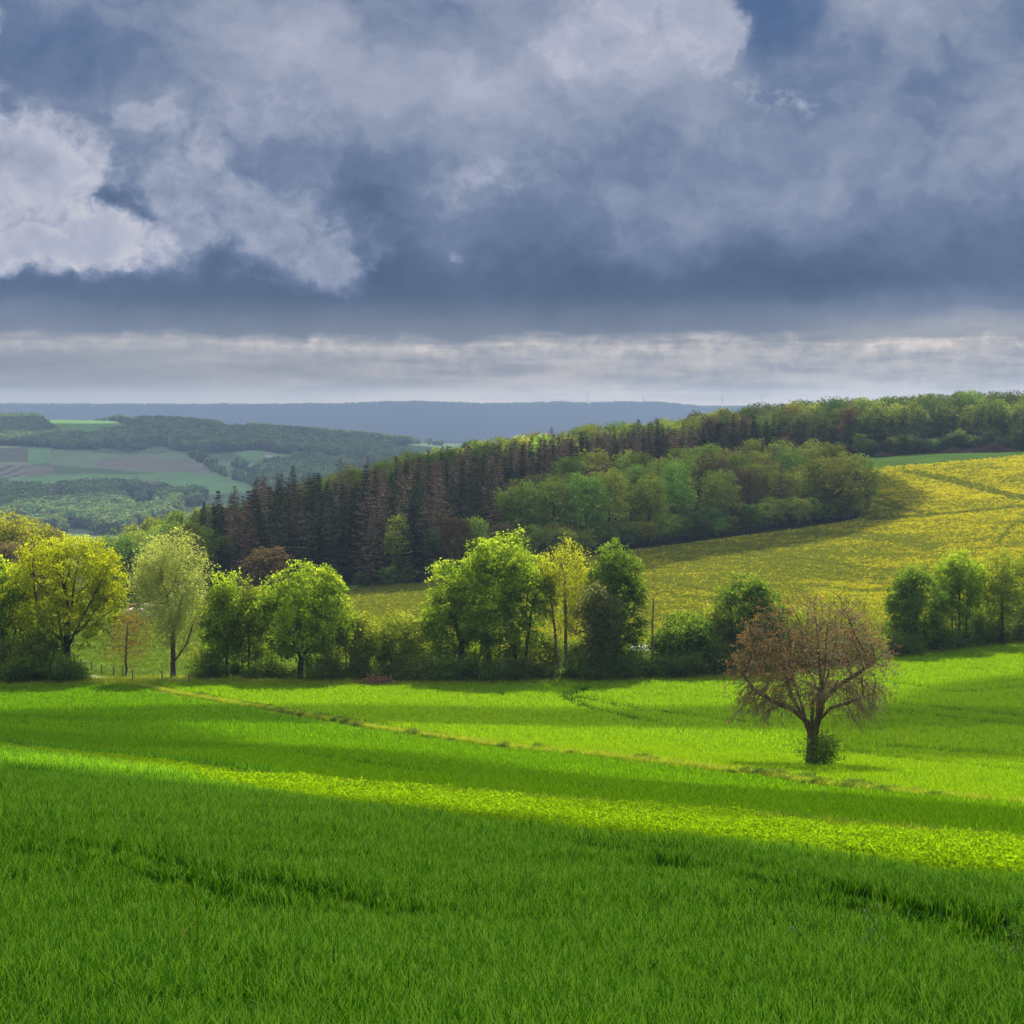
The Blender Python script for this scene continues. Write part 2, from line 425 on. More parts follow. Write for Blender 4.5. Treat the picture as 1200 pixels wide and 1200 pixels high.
FAR_WOODS = [
 [(-80,489),(48,489),(44,496),(60,505),(-80,500)],
 [(-80,501),(30,502),(60,509),(112,518),(114,528),(60,524),(-80,522)],
 [(168,489),(200,488),(244,490),(258,502),(240,507),(200,520),(150,531),(118,524),(112,515),(160,503)],
 [(200,520),(240,507),(300,507),(330,501),(380,505),(470,507),(480,520),(380,535),(330,532),(300,527),(255,532),(205,527)],
 [(330,520),(370,519),(400,525),(460,523),(470,545),(370,545),(368,533)],
 [(0,577),(60,579),(120,573),(150,573),(196,577),(235,585),(225,600),(140,625),(-40,628)],
 [(280,548),(360,541),(420,548),(400,575),(330,570),(300,560)],
 [(-80,577),(8,577),(0,600),(-80,600)],
]
# rapeseed field, as an outline seen on the slope
RAPE_POLY = [(385,700),(420,692),(500,684),(560,676),(640,664),(745,648),(850,634),(930,624),(1005,612),(1018,590),(1012,553),(1100,546),(1200,537),(1420,528),(1420,760),(1030,760),(860,775),(385,775)]
RAPE_TRACKS = [  # green lanes through the crop
 ([(745,655),(850,668),(960,682),(1040,690),(1060,676),(1000,664),(900,652),(800,650)], 0.25),
 ([(905,630),(980,632),(1050,640),(1090,650),(1110,642),(1050,630),(960,624)], 0.9),
]
RAPE_LINES = [
 [(1020,582),(1040,588),(1060,601),(1100,606)], [(1020,590),(1045,597),(1085,606)],
 [(1060,556),(1110,567),(1160,580),(1210,590)], [(1075,556),(1125,567),(1175,580),(1215,588)],
 [(755,690),(800,702),(870,708)], [(860,640),(920,655),(1000,668),(1045,672)], [(850,648),(910,662),(990,676),(1035,682)],
 [(960,690),(1010,696),(1060,694)], [(755,680),(800,690),(860,700)], [(1020,612),(1100,606),(1200,597)], [(1170,640),(1185,620),(1215,612)],
 [(425,700),(445,716),(470,722)], [(415,702),(432,718),(455,726)], [(440,715),(480,712),(505,715)],
]

def seg_dist(X, Y, line, ay=2.2):
    d = np.full(X.shape, 1e9)
    for (x1, y1), (x2, y2) in zip(line[:-1], line[1:]):
        dx, dy = x2 - x1, (y2 - y1) * ay
        px, py = X - x1, (Y - y1) * ay
        t = np.clip((px * dx + py * dy) / (dx * dx + dy * dy), 0, 1)
        d = np.minimum(d, np.hypot(px - t * dx, py - t * dy))
    return d

def rape_yellow(X, Y, x, y):
    """how much the rapeseed is in flower here (0..1)"""
    n = fbm(x / 5.0, y / 3.4, 21, 4)
    big = fbm(x / 34, y / 26, 29, 3)
    v = 0.38 + 1.15 * (n - 0.5) + 0.8 * (big - 0.5)
    v = v + 0.32 * sstep(1000, 1130, X) * sstep(640, 580, Y)
    v = v - 0.35 * sstep(640, 430, X)
    for poly, k in RAPE_TRACKS:
        v = v - k * pip(X, Y, poly)
    for ln in RAPE_LINES:
        v = v - 0.9 * sstep(5.0, 2.0, seg_dist(X, Y, ln))
    v = v - 0.20 * sstep(590, 670, Y)
    v = v + 0.25 * sstep(60, 20, np.hypot((X - 1000) / 2.0, (Y - 722) * 2))
    return np.clip(v, 0, 1)

TRAM = []   # tramlines of the crops: (pixel polyline, half width m)
def _tram(p, w=0.33): TRAM.append(([gp(*q) for q in p], w))
_tram([(600, 968), (700, 990), (830, 1018), (960, 1046), (1100, 1082), (1230, 1118)]); _tram([(600, 984), (700, 1006), (830, 1036), (960, 1066), (1100, 1104), (1220, 1140)])
_tram([(-30, 984), (80, 1000), (200, 1024), (350, 1060), (470, 1088)]); _tram([(-30, 1002), (80, 1022), (200, 1048), (330, 1082)])
_tram([(-20, 845), (100, 857), (250, 874), (400, 892), (600, 917), (750, 935)], 0.9)
_tram([(655, 812), (720, 826), (800, 838), (880, 848)], 0.95); _tram([(690, 806), (660, 818), (700, 832), (780, 850)], 0.9)
_tram([(1010, 830), (1080, 838), (1210, 853)], 0.95); _tram([(1020, 822), (1090, 829), (1210, 842)], 0.95)
_tram([(985, 872), (1080, 878), (1210, 889)], 0.95); _tram([(990, 882), (1080, 892), (1210, 905)], 0.95)
_tram([(1040, 800), (1120, 812), (1210, 806)], 0.9)

def tram_mask(x, y):
    m = np.zeros(x.shape)
    for P, w in TRAM:
        d = np.full(x.shape, 1e9)
        for p, q in zip(P[:-1], P[1:]):
            dx, dy = q.x - p.x, q.y - p.y
            t = np.clip(((x - p.x) * dx + (y - p.y) * dy) / (dx * dx + dy * dy), 0, 1)
            d = np.minimum(d, np.hypot(x - p.x - t * dx, y - p.y - t * dy))
        m = np.maximum(m, sstep(w * 1.5, w * 0.6, d))
    return m

def zone(x, y):
    """0 front wheat, 1 strip of low crop, 2 middle field, 3 far field beyond the ditch, 4 beyond the hedge"""
    z = np.zeros(x.shape, int)
    z[y > EDGE_LO(x)] = 1
    z[y > EDGE_UP(x)] = 2
    z[(y > DITCH(x)) & (x > -60)] = 3
    z[y > HEDGE(x) - 1.0] = 4
    return z

def build_ground():
    a = np.concatenate([np.linspace(-0.85, -0.27, 70), np.linspace(-0.268, 0.268, 900), np.linspace(0.27, 0.85, 70)])
    yy = np.concatenate([np.linspace(-38, 5, 20), np.exp(np.linspace(math.log(6), math.log(300), 330))[0:], np.exp(np.linspace(math.log(302), math.log(5000), 460)), np.exp(np.linspace(math.log(5030), math.log(13000), 70))])
    A, Yg = np.meshgrid(a, yy)
    X = A * (np.maximum(Yg, -38) + 40)
    # straighten the fan to the eye's own columns far out
    Z = H(X, Yg)
    n, k = A.shape
    x, y, z = X.ravel(), Yg.ravel(), Z.ravel()
    PX, PY = seen(x, y, z)
    zn = zone(x, y)
    cov = np.zeros((len(x), 4), np.float32); cov[:, 3] = 1
    c = np.zeros((len(x), 3))
    c[:] = (0.085, 0.14, 0.02)
    nz = fbm(x / 9, y / 9, 2)[:, None]; n2 = fbm(x / 1.7, y / 1.7, 4)[:, None]
    tr = tram_mask(x, y)[:, None]
    def put(mask, col): c[mask] = (np.array(col) * (0.7 + 0.6 * nz))[mask]
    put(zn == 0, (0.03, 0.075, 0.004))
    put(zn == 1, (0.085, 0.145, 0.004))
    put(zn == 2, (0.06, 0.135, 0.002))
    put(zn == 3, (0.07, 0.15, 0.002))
    # darker ground along the tramlines
    c[zn <= 3] = (c * (1 - 0.72 * tr))[zn <= 3]
    # grass bank along the ditch
    dd = np.abs(y - DITCH(x)) / slopescale(DITCH, x) ** -1
    bank = sstep(3.2, 0.6, dd + 3.4 * (fbm(x / 5, y / 5, 41) - 0.5)) * .85 * (x > -45) * (zn < 4)
    c = c * (1 - bank[:, None]) + np.array((0.12, 0.17, 0.012)) * bank[:, None]
    up = np.abs(y - EDGE_UP(x)) * slopescale(EDGE_UP, x)
    bank2 = sstep(0.9, 0.3, up) * (y < 150)
    c = c * (1 - bank2[:, None]) + np.array((0.14, 0.095, 0.035)) * bank2[:, None]
    # beyond the hedge: meadow, rapeseed, forest floor
    rp = pip(PX, PY, RAPE_POLY) & (y > HEDGE(x) + 10) & (y < 760)
    yl = rape_yellow(PX, PY, x, y)[:, None]
    c[rp] = (np.array((0.07, 0.12, 0.016)) * (1 - yl) + np.array((0.30, 0.25, 0.012)) * yl)[rp]
    md = (zn == 4) & (PX < 400) & (y < 480)
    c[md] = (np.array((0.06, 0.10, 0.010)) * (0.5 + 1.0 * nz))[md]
    gold = md & (np.abs(y - 256 - 0.1 * x) < 3.0) & (PX > 150) & (PX < 260)
    c[gold] = (0.25, 0.23, 0.012)
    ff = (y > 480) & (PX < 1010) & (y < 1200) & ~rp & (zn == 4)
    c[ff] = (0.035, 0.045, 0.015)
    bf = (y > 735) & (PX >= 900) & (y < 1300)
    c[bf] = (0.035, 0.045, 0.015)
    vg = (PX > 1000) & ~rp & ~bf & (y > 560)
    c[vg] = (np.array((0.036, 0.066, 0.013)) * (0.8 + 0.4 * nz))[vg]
    # far valley
    fr = (y > 1300)
    c[fr] = (np.array((0.075, 0.11, 0.05)) * (0.7 + 0.6 * fbm(x / 40, y / 40, 8)[:, None]))[fr]
    for poly, col in FAR_FIELDS:
        m = pip(PX, PY, poly) & (y > 1500) & (y < 4000)
        if col == 'vine':
            sx = np.floor((x + y * 0.06) / 9.5).astype(int) % 2
            sy = PY > 545
            cc = np.where((sx[:, None] == 1), np.array((0.085, 0.115, 0.06)), np.array((0.11, 0.088, 0.07)))
            cc = np.where(sy[:, None] & (sx[:, None] == 1), np.array((0.16, 0.16, 0.12)), cc)
            cc = np.where((np.abs(PY - 543) < 1.6)[:, None], np.array((0.16, 0.19, 0.10)), cc)
            c[m] = cc[m]
        else:
            c[m] = (np.array(col) * np.array((.88, 1.05, .95)) * (0.82 + 0.36 * fbm(x / 16, y / 50, 12)[:, None]))[m]
    for poly in FAR_WOODS:
        m = pip(PX, PY, poly) & (y > 1300) & (y < 4600)
        c[m] = (0.028, 0.042, 0.02)
    c[y > 5200] = (np.array((0.013, 0.018, 0.010)) * (0.7 + 0.6 * fbm(x / 60, y / 200, 14)[:, None]))[y > 5200]
    cov[:, :3] = c
    idx = np.arange(n * k).reshape(n, k)
    f = np.stack([idx[:-1, :-1], idx[:-1, 1:], idx[1:, 1:], idx[1:, :-1]], -1).reshape(-1, 4)
    m, nt, out = new_mat('ground_cover')
    tc = nt.node('ShaderNodeTexCoord')
    base = nt.attr('cover', 'Color')
    f1 = nt.noise(tc.outputs['Object'], 1.3, 6, 0.65)
    f2 = nt.noise(tc.outputs['Object'], 0.12, 5, 0.6)
    k_ = nt.lin(f1, 0.25, 0.75, 0.62, 1.38) * nt.lin(f2, 0.25, 0.75, 0.85, 1.15)
    colr = scale_col(nt, base, k_)
    p = nt.node('ShaderNodeBsdfDiffuse'); nt.put(p.inputs[0], colr)
    bp = nt.node('ShaderNodeBump'); bp.inputs['Strength'].default_value = 0.6; bp.inputs['Distance'].default_value = 0.15
    nt.put(bp.inputs['Height'], f1); nt.put(p.inputs['Normal'], bp.outputs[0])
    nt.put(out.inputs[0], p.outputs[0])
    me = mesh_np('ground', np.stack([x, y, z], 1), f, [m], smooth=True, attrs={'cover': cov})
    o = link('ground', me)
    tag(o, 'rolling green farmland falling to a valley and rising to far wooded plateau', 'ground', kind='structure')
build_ground()

# the little dirt track that leaves the field through the gap in the hedge
def build_track():
    P = [gp(*p) for p in [(205, 813), (180, 806), (163, 801), (140, 797), (118, 795), (100, 792)]]
    V, Fq = [], []
    pts = []
    for i in range(len(P) - 1):
        for t in np.linspace(0, 1, 9)[:-1]:
            pts.append(P[i].lerp(P[i + 1], t))
    pts.append(P[-1])
    for i, p in enumerate(pts):
        q = pts[min(i + 1, len(pts) - 1)] - pts[max(i - 1, 0)]
        s = Vector((-q.y, q.x, 0)).normalized()
        for j in range(7):
            off = (j - 3) * 0.28 * (1 + 0.25 * math.sin(i * 1.7))
            v = p + s * off
            V.append((v.x, v.y, h1(v.x, v.y) + 0.05 + (0.05 if j == 3 else 0)))
    for i in range(len(pts) - 1):
        for j in range(6):
            a = i * 7 + j
            Fq.append((a, a + 1, a + 8, a + 7))
    m = plain_mat('track_soil', (0.13, 0.10, 0.05), (0.26, 0.19, 0.11), 1.2, 0.95, 0.4)
    me = mesh_np('dirt_track', V, Fq, [m], smooth=True)
    tag(link('dirt_track', me), 'narrow brown dirt track running through the gap in the hedge', 'track', kind='structure')
build_track()
# ------------------------------------------------------------------ daylight
SUN_EL, SUN_AZ = R(41), R(9)          # azimuth from +Y towards +X: ahead of us and a little to the right
EXPO = 1.3
HAZE = 1.22e-4
sun_dir = Vector((math.sin(SUN_AZ) * math.cos(SUN_EL), math.cos(SUN_AZ) * math.cos(SUN_EL), math.sin(SUN_EL)))
sl = bpy.data.lights.new('sun', 'SUN')
sl.energy = 4.8; sl.angle = R(0.5); sl.color = (1.0, 0.94, 0.82)
so = bpy.data.objects.new('sun', sl); COL.objects.link(so)
so.rotation_euler = sun_dir.to_track_quat('Z', 'Y').to_euler()
so.location = (0, 0, 200)

def build_world():
    w = bpy.data.worlds.new('World'); S.world = w
    w.use_nodes = True
    w.node_tree.nodes.clear()
    nt = NT(w.node_tree)
    out = nt.node('ShaderNodeOutputWorld')
    tc = nt.node('ShaderNodeTexCoord')
    x, y, z = nt.sep(tc.outputs['Generated'])
    az = nt.math('ARCTAN2', x, y)
    el = nt.math('ARCSINE', z)
    # sky chart: 1 unit = 2.3 degrees; u to the right of due north, v downwards from 10.9 degrees up
    u0 = az * 25.0 + 6.0
    v0 = 4.75 - el * 25.0
    P = nt.xyz(u0, v0, 0.37)
    # clouds get flatter towards the horizon
    wn = nt.noise(P, 0.75, 3, 0.55, out='Color'); wx, wy, _ = nt.sep(wn)
    wm = nt.noise(P, 2.6, 5, 0.6, out='Color'); mx, my, _ = nt.sep(wm)
    flat = nt.smooth(v0, 4.2, 2.6)          # 0 near the horizon .. 1 high up
    u = u0 + (wx - 0.5) * 1.3 + (mx - 0.5) * 0.55
    v = v0 + ((wy - 0.5) * 1.0 + (my - 0.5) * 0.5) * (flat * 0.72 + 0.28)
    Pw = nt.xyz(u, v * 1.25, 1.7)
    n1 = nt.noise(Pw, 0.62, 7, 0.52)
    n2 = nt.noise(Pw, 1.7, 6, 0.6)
    n3 = nt.noise(nt.xyz(u0 + (mx - 0.5) * 0.3, v0 * 1.1 + (my - 0.5) * 0.3, 8.1), 4.2, 6, 0.62)
    nf = nt.noise(nt.xyz(u0 * 0.4, v0 * 3.0, 4.4), 1.6, 5, 0.6)     # streaky, low cloud

    def blob(cu, cv, ru, rv, rot=0.0, uu=None, vv=None):
        du = (u if uu is None else uu) - cu; dv = (v if vv is None else vv) - cv
        if rot:
            c, s = math.cos(rot), math.sin(rot)
            du, dv = du * c + dv * s, dv * c - du * s
        q = (du * du) * (1 / ru ** 2) + (dv * dv) * (1 / rv ** 2)
        return nt.math('EXPONENT', q * -1.0)

    # --- tone of the cloud deck by height above the horizon
    base = nt.ramp(nt.lin(v, -2.0, 5.0), [(0.0, .44), (0.2, .44), (0.286, .43), (0.45, .42), (0.60, .37), (0.70, .28), (0.75, .205), (0.785, .20), (0.815, .28), (0.857, .33)])
    L, _, _ = nt.sep(base)
    L = L + (n1 - 0.5) * 0.58 * (flat * 0.75 + 0.25) + (n2 - 0.5) * 0.22 * (flat * 0.8 + 0.2)
    for cu, cv, ru, rv, k in [
        (3.0, 0.9, 2.2, 0.8, .10), (4.6, 0.9, 1.6, 0.8, .06), (0.75, 0.75, 0.9, 0.65, -.17), (1.35, 2.35, 0.45, 0.75, -.15), (4.1, 2.3, 0.8, 0.7, -.12),
        (5.3, 0.35, 1.2, 0.4, -.12), (7.3, 0.5, 1.3, 0.75, .15), (8.9, 0.15, 0.45, 0.6, -.24), (8.0, 2.5, 1.7, 0.6, .09),
        (11.7, 2.1, 0.8, 0.6, .13), (10.4, 1.0, 1.1, 0.8, -.04), (6.2, 3.0, 0.8, 0.5, -.10), (11.2, 2.9, 1.3, 0.35, -.08), (9.2, 3.35, 2.6, .22, -.07),
        (3.6, 3.55, 2.5, 0.25, -.06), (10.6, 3.55, 1.6, 0.22, .10), (5.5, 2.0, 0.6, 0.5, .06), (10.2, 0.3, 0.9, 0.4, .07)]:
        L = L + blob(cu, cv, ru, rv) * k

    # --- brighter heaps with a firm edge towards the dark gaps
    def heap(L, blobs, thr, hi, lo, edge=0.10, depth=0.5):
        f = None
        for b in blobs:
            g = blob(*b); f = g if f is None else nt.math('MAXIMUM', f, g)
        f = f + (n2 - 0.5) * 0.55 + (n1 - 0.5) * 0.2 + (n3 - 0.5) * 0.40
        m = nt.smooth(f, thr, thr + edge)
        inner = nt.smooth(f, thr, thr + depth)
        tone = (1.0 - inner) * (hi - lo) + lo + (n2 - 0.5) * 0.22 + (n3 - 0.5) * 0.25
        return L * (1.0 - m) + tone * m
    # broad pale heap in the left middle
    L = heap(L, [(2.25, 2.15, 0.85, 0.85), (2.95, 2.6, 1.15, 0.75, 0.35), (3.75, 3.0, 0.85, 0.42, 0.2), (2.1, 2.85, 0.9, 0.5), (3.3, 1.2, 0.9, 0.5)], 0.30, 0.55, 0.47, 0.62, 0.9)
    L = heap(L, [(1.75, 1.4, 0.5, 0.2, 0.15), (2.5, 1.72, 0.42, 0.32, 0.5)], 0.34, 0.70, 0.56, 0.75, 0.8)
    # bright heap at the left edge
    L = heap(L, [(-0.3, 2.2, 1.15, 1.0), (0.6, 2.1, 0.75, 0.8, 0.7), (1.25, 2.8, 0.8, 0.42, 0.25), (-0.15, 1.1, 0.42, 0.8, 0.1), (0.5, 2.95, 1.2, 0.36)], 0.29, 0.86, 0.60, 0.52, 0.85)
    L = L - blob(0.15, 2.0, 0.45, 0.16) * 0.16 - blob(0.2, 2.75, 0.8, 0.25) * nt.smooth(n2, 0.45, 0.65) * 0.10
    # bright shred at the top
    L = heap(L, [(8.15, 0.2, 0.5, 0.8, -0.25), (7.4, -0.1, 0.9, 0.6), (8.35, 0.75, 0.25, 0.4), (7.0, 0.5, 0.8, 0.4)], 0.33, 0.78, 0.56, 0.65, 0.85)
    for cu, cv, ru, rv, k in [(9.25, 1.26, 0.22, 0.12, .26), (8.85, 1.2, 0.14, 0.16, .18), (5.33, 2.98, 0.04, 0.07, .2), (5.6, 2.2, 0.5, 0.25, .10)]:
        L = L + blob(cu, cv, ru, rv) * nt.smooth(n3, 0.42, 0.62) * k
    # small-scale raggedness
    L = L + (n3 - 0.5) * 0.11 * nt.smooth(v0, 3.9, 3.2)

    # --- pale open band under the deck
    edge_v = v0 + (nf - 0.5) * 0.22 + (n2 - 0.5) * 0.22 + (wx - 0.5) * 0.22
    band = nt.smooth(edge_v, 3.86, 4.04)
    bl, _, _ = nt.sep(nt.ramp(nt.lin(edge_v, 3.9, 4.9), [(0, .49), (0.07, .56), (0.14, .555), (0.24, .50), (0.45, .49), (0.8, .52), (1, .54)]))
    bright = nt.smooth(u0, 2.0, 7.0) * 0.07
    bl = bl + ((nf - 0.5) * 0.32 + (n3 - 0.5) * 0.34 * nt.smooth(u0, 0.0, 7.0)) * nt.smooth(v0, 4.8, 4.25) + bright * nt.smooth(nf, 0.35, 0.6)
    # thin sunlit cloud tops along the upper rim of the open strip
    rim = nt.smooth(edge_v, 3.96, 4.03) * nt.smooth(edge_v, 4.2, 4.07) * nt.smooth(n3 * 0.6 + nf * 0.6, 0.44, 0.80)
    bl = bl + rim * 0.14
    bl = bl - nt.smooth(u0, 4.5, -1.0) * 0.06
    rightlift = nt.smooth(u0, 8.0, 11.5) * nt.smooth(edge_v, 3.55, 3.95) * (1.0 - band) * 0.22
    L = L + rightlift
    bl = bl + nt.smooth(v0, 4.5, 4.75) * 0.07
    L = L * (1.0 - band) + bl * band
    L = nt.math('MAXIMUM', nt.math('MINIMUM', L, 1.0), 0.0)

    cool = nt.ramp(L, [(0.0, (.06, .095, .165)), (0.2, (.100, .152, .255)), (0.35, (.165, .220, .348)), (0.5, (.285, .335, .452)), (0.65, (.42, .45, .565)), (0.8, (.58, .60, .68)), (1.0, (.76, .76, .80))])
    warm = nt.ramp(L, [(0.0, (.08, .11, .17)), (0.35, (.19, .23, .30)), (0.5, (.315, .335, .38)), (0.65, (.47, .46, .465)), (0.8, (.70, .63, .60)), (1.0, (.86, .80, .74))])
    wmix = nt.smooth(v0, 3.3, 4.05) + nt.smooth(L, 0.6, 0.85) * nt.smooth(v0, 1.0, 3.0) * 0.4
    c = nt.mixc(nt.math('MINIMUM', wmix, 1.0), cool, warm)
    # bluer where thin, high up
    c = nt.mixc(nt.smooth(v0, 2.2, 0.0) * nt.smooth(L, 0.45, 0.15) * 0.4, c, (.07, .155, .36))
    # the low sky stands behind the haze of the valley: it is a little brighter and warmer there
    path = nt.math('MINIMUM', 56.0 / nt.math('MAXIMUM', el, 0.004), 9300.0)
    tr = nt.math('EXPONENT', path * -HAZE)
    air = nt.node('ShaderNodeMix', data_type='RGBA', blend_type='SUBTRACT'); air.inputs[0].default_value = 1.0
    nt.put(air.inputs[6], c); nt.put(air.inputs[7], scale_col(nt, nt.mixc(1.0, (.17, .235, .36), (1, 1, 1), 'MULTIPLY'), 1.0 - tr))
    c = scale_col(nt, Sk(nt, air.outputs[2]), 1.0 / tr)
    view = scale_col(nt, c, 1.0 / (2 ** EXPO))
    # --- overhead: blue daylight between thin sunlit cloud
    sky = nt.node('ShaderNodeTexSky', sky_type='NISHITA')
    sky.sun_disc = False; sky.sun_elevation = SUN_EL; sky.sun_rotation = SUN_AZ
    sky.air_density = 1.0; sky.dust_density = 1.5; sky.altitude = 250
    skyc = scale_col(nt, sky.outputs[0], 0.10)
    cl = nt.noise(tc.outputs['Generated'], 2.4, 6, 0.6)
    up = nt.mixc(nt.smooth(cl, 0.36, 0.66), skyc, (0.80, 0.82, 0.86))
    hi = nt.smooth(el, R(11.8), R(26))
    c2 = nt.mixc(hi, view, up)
    c2 = nt.mixc(nt.smooth(z, -0.01, -0.1), c2, (0.05, 0.07, 0.04))
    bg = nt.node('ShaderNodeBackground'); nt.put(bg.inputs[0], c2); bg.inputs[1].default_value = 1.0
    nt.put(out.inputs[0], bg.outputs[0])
build_world()

S.view_settings.view_transform = 'Standard'
S.view_settings.look = 'None'
S.view_settings.exposure = EXPO
S.view_settings.gamma = 1.0
S.view_settings.use_curve_mapping = False

# ------------------------------------------------------------------ unseen clouds, placed and shaped for the shade they cast on the land
def shade_cloud_mat(name, dens, edge):
    m, nt, out = new_mat(name)
    tc = nt.node('ShaderNodeTexCoord')
    lw = nt.node('ShaderNodeLayerWeight'); lw.inputs[0].default_value = 0.5
    n = nt.noise(tc.outputs['Object'], 1.7, 5, 0.6)
    a = nt.smooth(Sk(nt, lw.outputs['Facing']) + (n - 0.5) * 0.35, 1.0, edge) * dens
    d = nt.node('ShaderNodeBsdfDiffuse'); d.inputs[0].default_value = (.85, .86, .88, 1)
    t = nt.node('ShaderNodeBsdfTranslucent'); t.inputs[0].default_value = (.75, .76, .8, 1)
    mx = nt.node('ShaderNodeMixShader'); mx.inputs[0].default_value = 0.5
    nt.put(mx.inputs[1], d.outputs[0]); nt.put(mx.inputs[2], t.outputs[0])
    tr = nt.node('ShaderNodeBsdfTransparent')
    m2 = nt.node('ShaderNodeMixShader'); nt.put(m2.inputs[0], a); nt.put(m2.inputs[1], tr.outputs[0]); nt.put(m2.inputs[2], mx.outputs[0])
    nt.put(out.inputs[0], m2.outputs[0])
    return m
def build_shade_clouds():
    dense = shade_cloud_mat('shade_cloud', 1.0, 0.5); thin = shade_cloud_mat('shade_veil', 0.52, 0.1)
    # (ground x, ground y of the shaded patch, half width, half depth, turn, veil?)
    spots = [
      (-42, 19.2, 135, 52, 112, 0),
      (-4, 575, 103, 150, -8, 0), (-150, 520, 60, 60, 0, 1),
      (62, 208, 27, 62, -22, 1), (-9, 105, 95, 17, -62, 1), (-42, 160, 22, 42, 22, 1), (14, 199, 70, 15, 3, 1),
      (165, 815, 170, 80, 0, 1),
      (-700, 2350, 620, 480, 10, 0), (-120, 2900, 520, 430, 0, 0), (-550, 3250, 420, 180, 0, 0),
    ]
    for i, (gx, gy, rx, ry, rot, veil) in enumerate(spots):
        bm = bmesh.new()
        bmesh.ops.create_icosphere(bm, subdivisions=4, radius=1)
        amp = 0.10 if i == 0 else 0.3
        for v in bm.verts:
            p = v.co
            k = 1 + amp * (fbm(p.x * 1.6 + i * 7.3, p.y * 1.6 + p.z, 40 + i, 4) - 0.5) * 2
            zz = p.z * (0.55 if p.z > 0 else 0.28)
            v.co = Vector((p.x * k, p.y * k, zz * (0.7 + 0.6 * float(vnoise(p.x * 3 + i, p.y * 3, 9)))))
        me = bpy.data.meshes.new('cloud'); bm.to_mesh(me); bm.free()
        me.polygons.foreach_set('use_smooth', np.ones(len(me.polygons), bool))
        me.materials.append(thin if veil else dense)
        g = h1(gx, gy)
        alt = 330.0 if gy < 1500 else 1500
        t = (alt - g) / sun_dir.z
        o = link('cloud', me, loc=(gx + sun_dir.x * t, gy + sun_dir.y * t, alt), rz=R(rot), sc=(rx, ry, min(rx, ry) * 0.5))
        tag(o, 'unseen cloud placed high overhead to shade the land', 'cloud', 'unseen clouds placed to shade the land', 'structure')
build_shade_clouds()

# ------------------------------------------------------------------ the air
def build_haze():
    m, nt, out = new_mat('haze_air')
    v = nt.node('ShaderNodeVolumePrincipled')
    v.inputs['Color'].default_value = (0.30, 0.405, 0.60, 1)
    v.inputs['Density'].default_value = HAZE
    v.inputs['Anisotropy'].default_value = 0.0
    nt.put(out.inputs['Volume'], v.outputs[0])
    x0, x1, y0, y1, z0, z1 = -9000, 9000, -60, 9300, -135, 56
    V = [(x, y, z) for z in (z0, z1) for y in (y0, y1) for x in (x0, x1)]
    Fq = [(0, 2, 3, 1), (4, 5, 7, 6), (0, 1, 5, 4), (2, 6, 7, 3), (0, 4, 6, 2), (1, 3, 7, 5)]
    me = mesh_np('haze', V, Fq, [m])
    tag(link('haze', me), 'thin bluish haze lying in the valley air', 'haze', kind='stuff')
build_haze()
# ------------------------------------------------------------------ growing trees
def unit(v):
    n = np.linalg.norm(v, axis=-1, keepdims=True)
    return v / np.maximum(n, 1e-9)

def in_lobes(r, lobes, n, shell=0.55):
    """points inside a union of ellipsoids (cx,cy,cz,rx,ry,rz), more of them towards the outside"""
    w = np.array([l[3] * l[4] * l[5] for l in lobes]); w = w ** 0.8; w /= w.sum()
    k = r.choice(len(lobes), n, p=w)
    L = np.array(lobes)[k]
    d = unit(r.normal(size=(n, 3)))
    q = r.random(n)[:, None] ** (shell)
    return L[:, :3] + d * q * L[:, 3:]

def grow(r, stems, attract, step=0.5, kill=0.9, up=0.08, jit=0.18, iters=140, reach=None):
    """space colonisation: branches grow towards points of light. stems: polylines (lists of points) from the ground"""
    pos, par = [], []
    for st in stems:
        prev = -1
        st = np.array(st, float)
        for i in range(len(st) - 1):
            nseg = max(1, int(np.linalg.norm(st[i + 1] - st[i]) / step))
            for t in range(nseg + (1 if i == len(st) - 2 else 0)):
                p = st[i] + (st[i + 1] - st[i]) * t / nseg
                pos.append(p + (r.normal(size=3) * 0.04 * step if prev >= 0 else 0)); par.append(prev); prev = len(pos) - 1
    A = attract.copy()
    P = np.array(pos)
    d = np.linalg.norm(A[:, None] - P[None], axis=2)
    near = d.argmin(1); nd = d.min(1)
    alive = np.ones(len(A), bool)
    last = {}
    for it in range(iters):
        ai = np.nonzero(alive & ((nd < reach) if reach else True))[0]
        if len(ai) == 0: break
        dirs = unit(A[ai] - P[near[ai]])
        src, inv = np.unique(near[ai], return_inverse=True)
        acc = np.zeros((len(src), 3)); np.add.at(acc, inv, dirs)
        acc = unit(acc + r.normal(size=acc.shape) * jit + np.array([0, 0, up]))
        new = P[src] + acc * step
        # a node that would grow the same shoot twice drops its pull
        ok = np.ones(len(src), bool)
        for q, s in enumerate(src):
            l = last.get(int(s), 0)
            if l >= 3:
                ok[q] = False; alive[ai[inv == q]] = False
            last[int(s)] = l + 1
        if not ok.any(): continue
        new = new[ok]; src = src[ok]
        b = len(P)
        P = np.concatenate([P, new]); par.extend(int(s) for s in src)
        dn = np.linalg.norm(A[:, None] - new[None], axis=2)
        m = dn.min(1); am = dn.argmin(1) + b
        better = m < nd
        near = np.where(better, am, near); nd = np.where(better, m, nd)
        alive &= nd > kill
    return P, np.array(par)

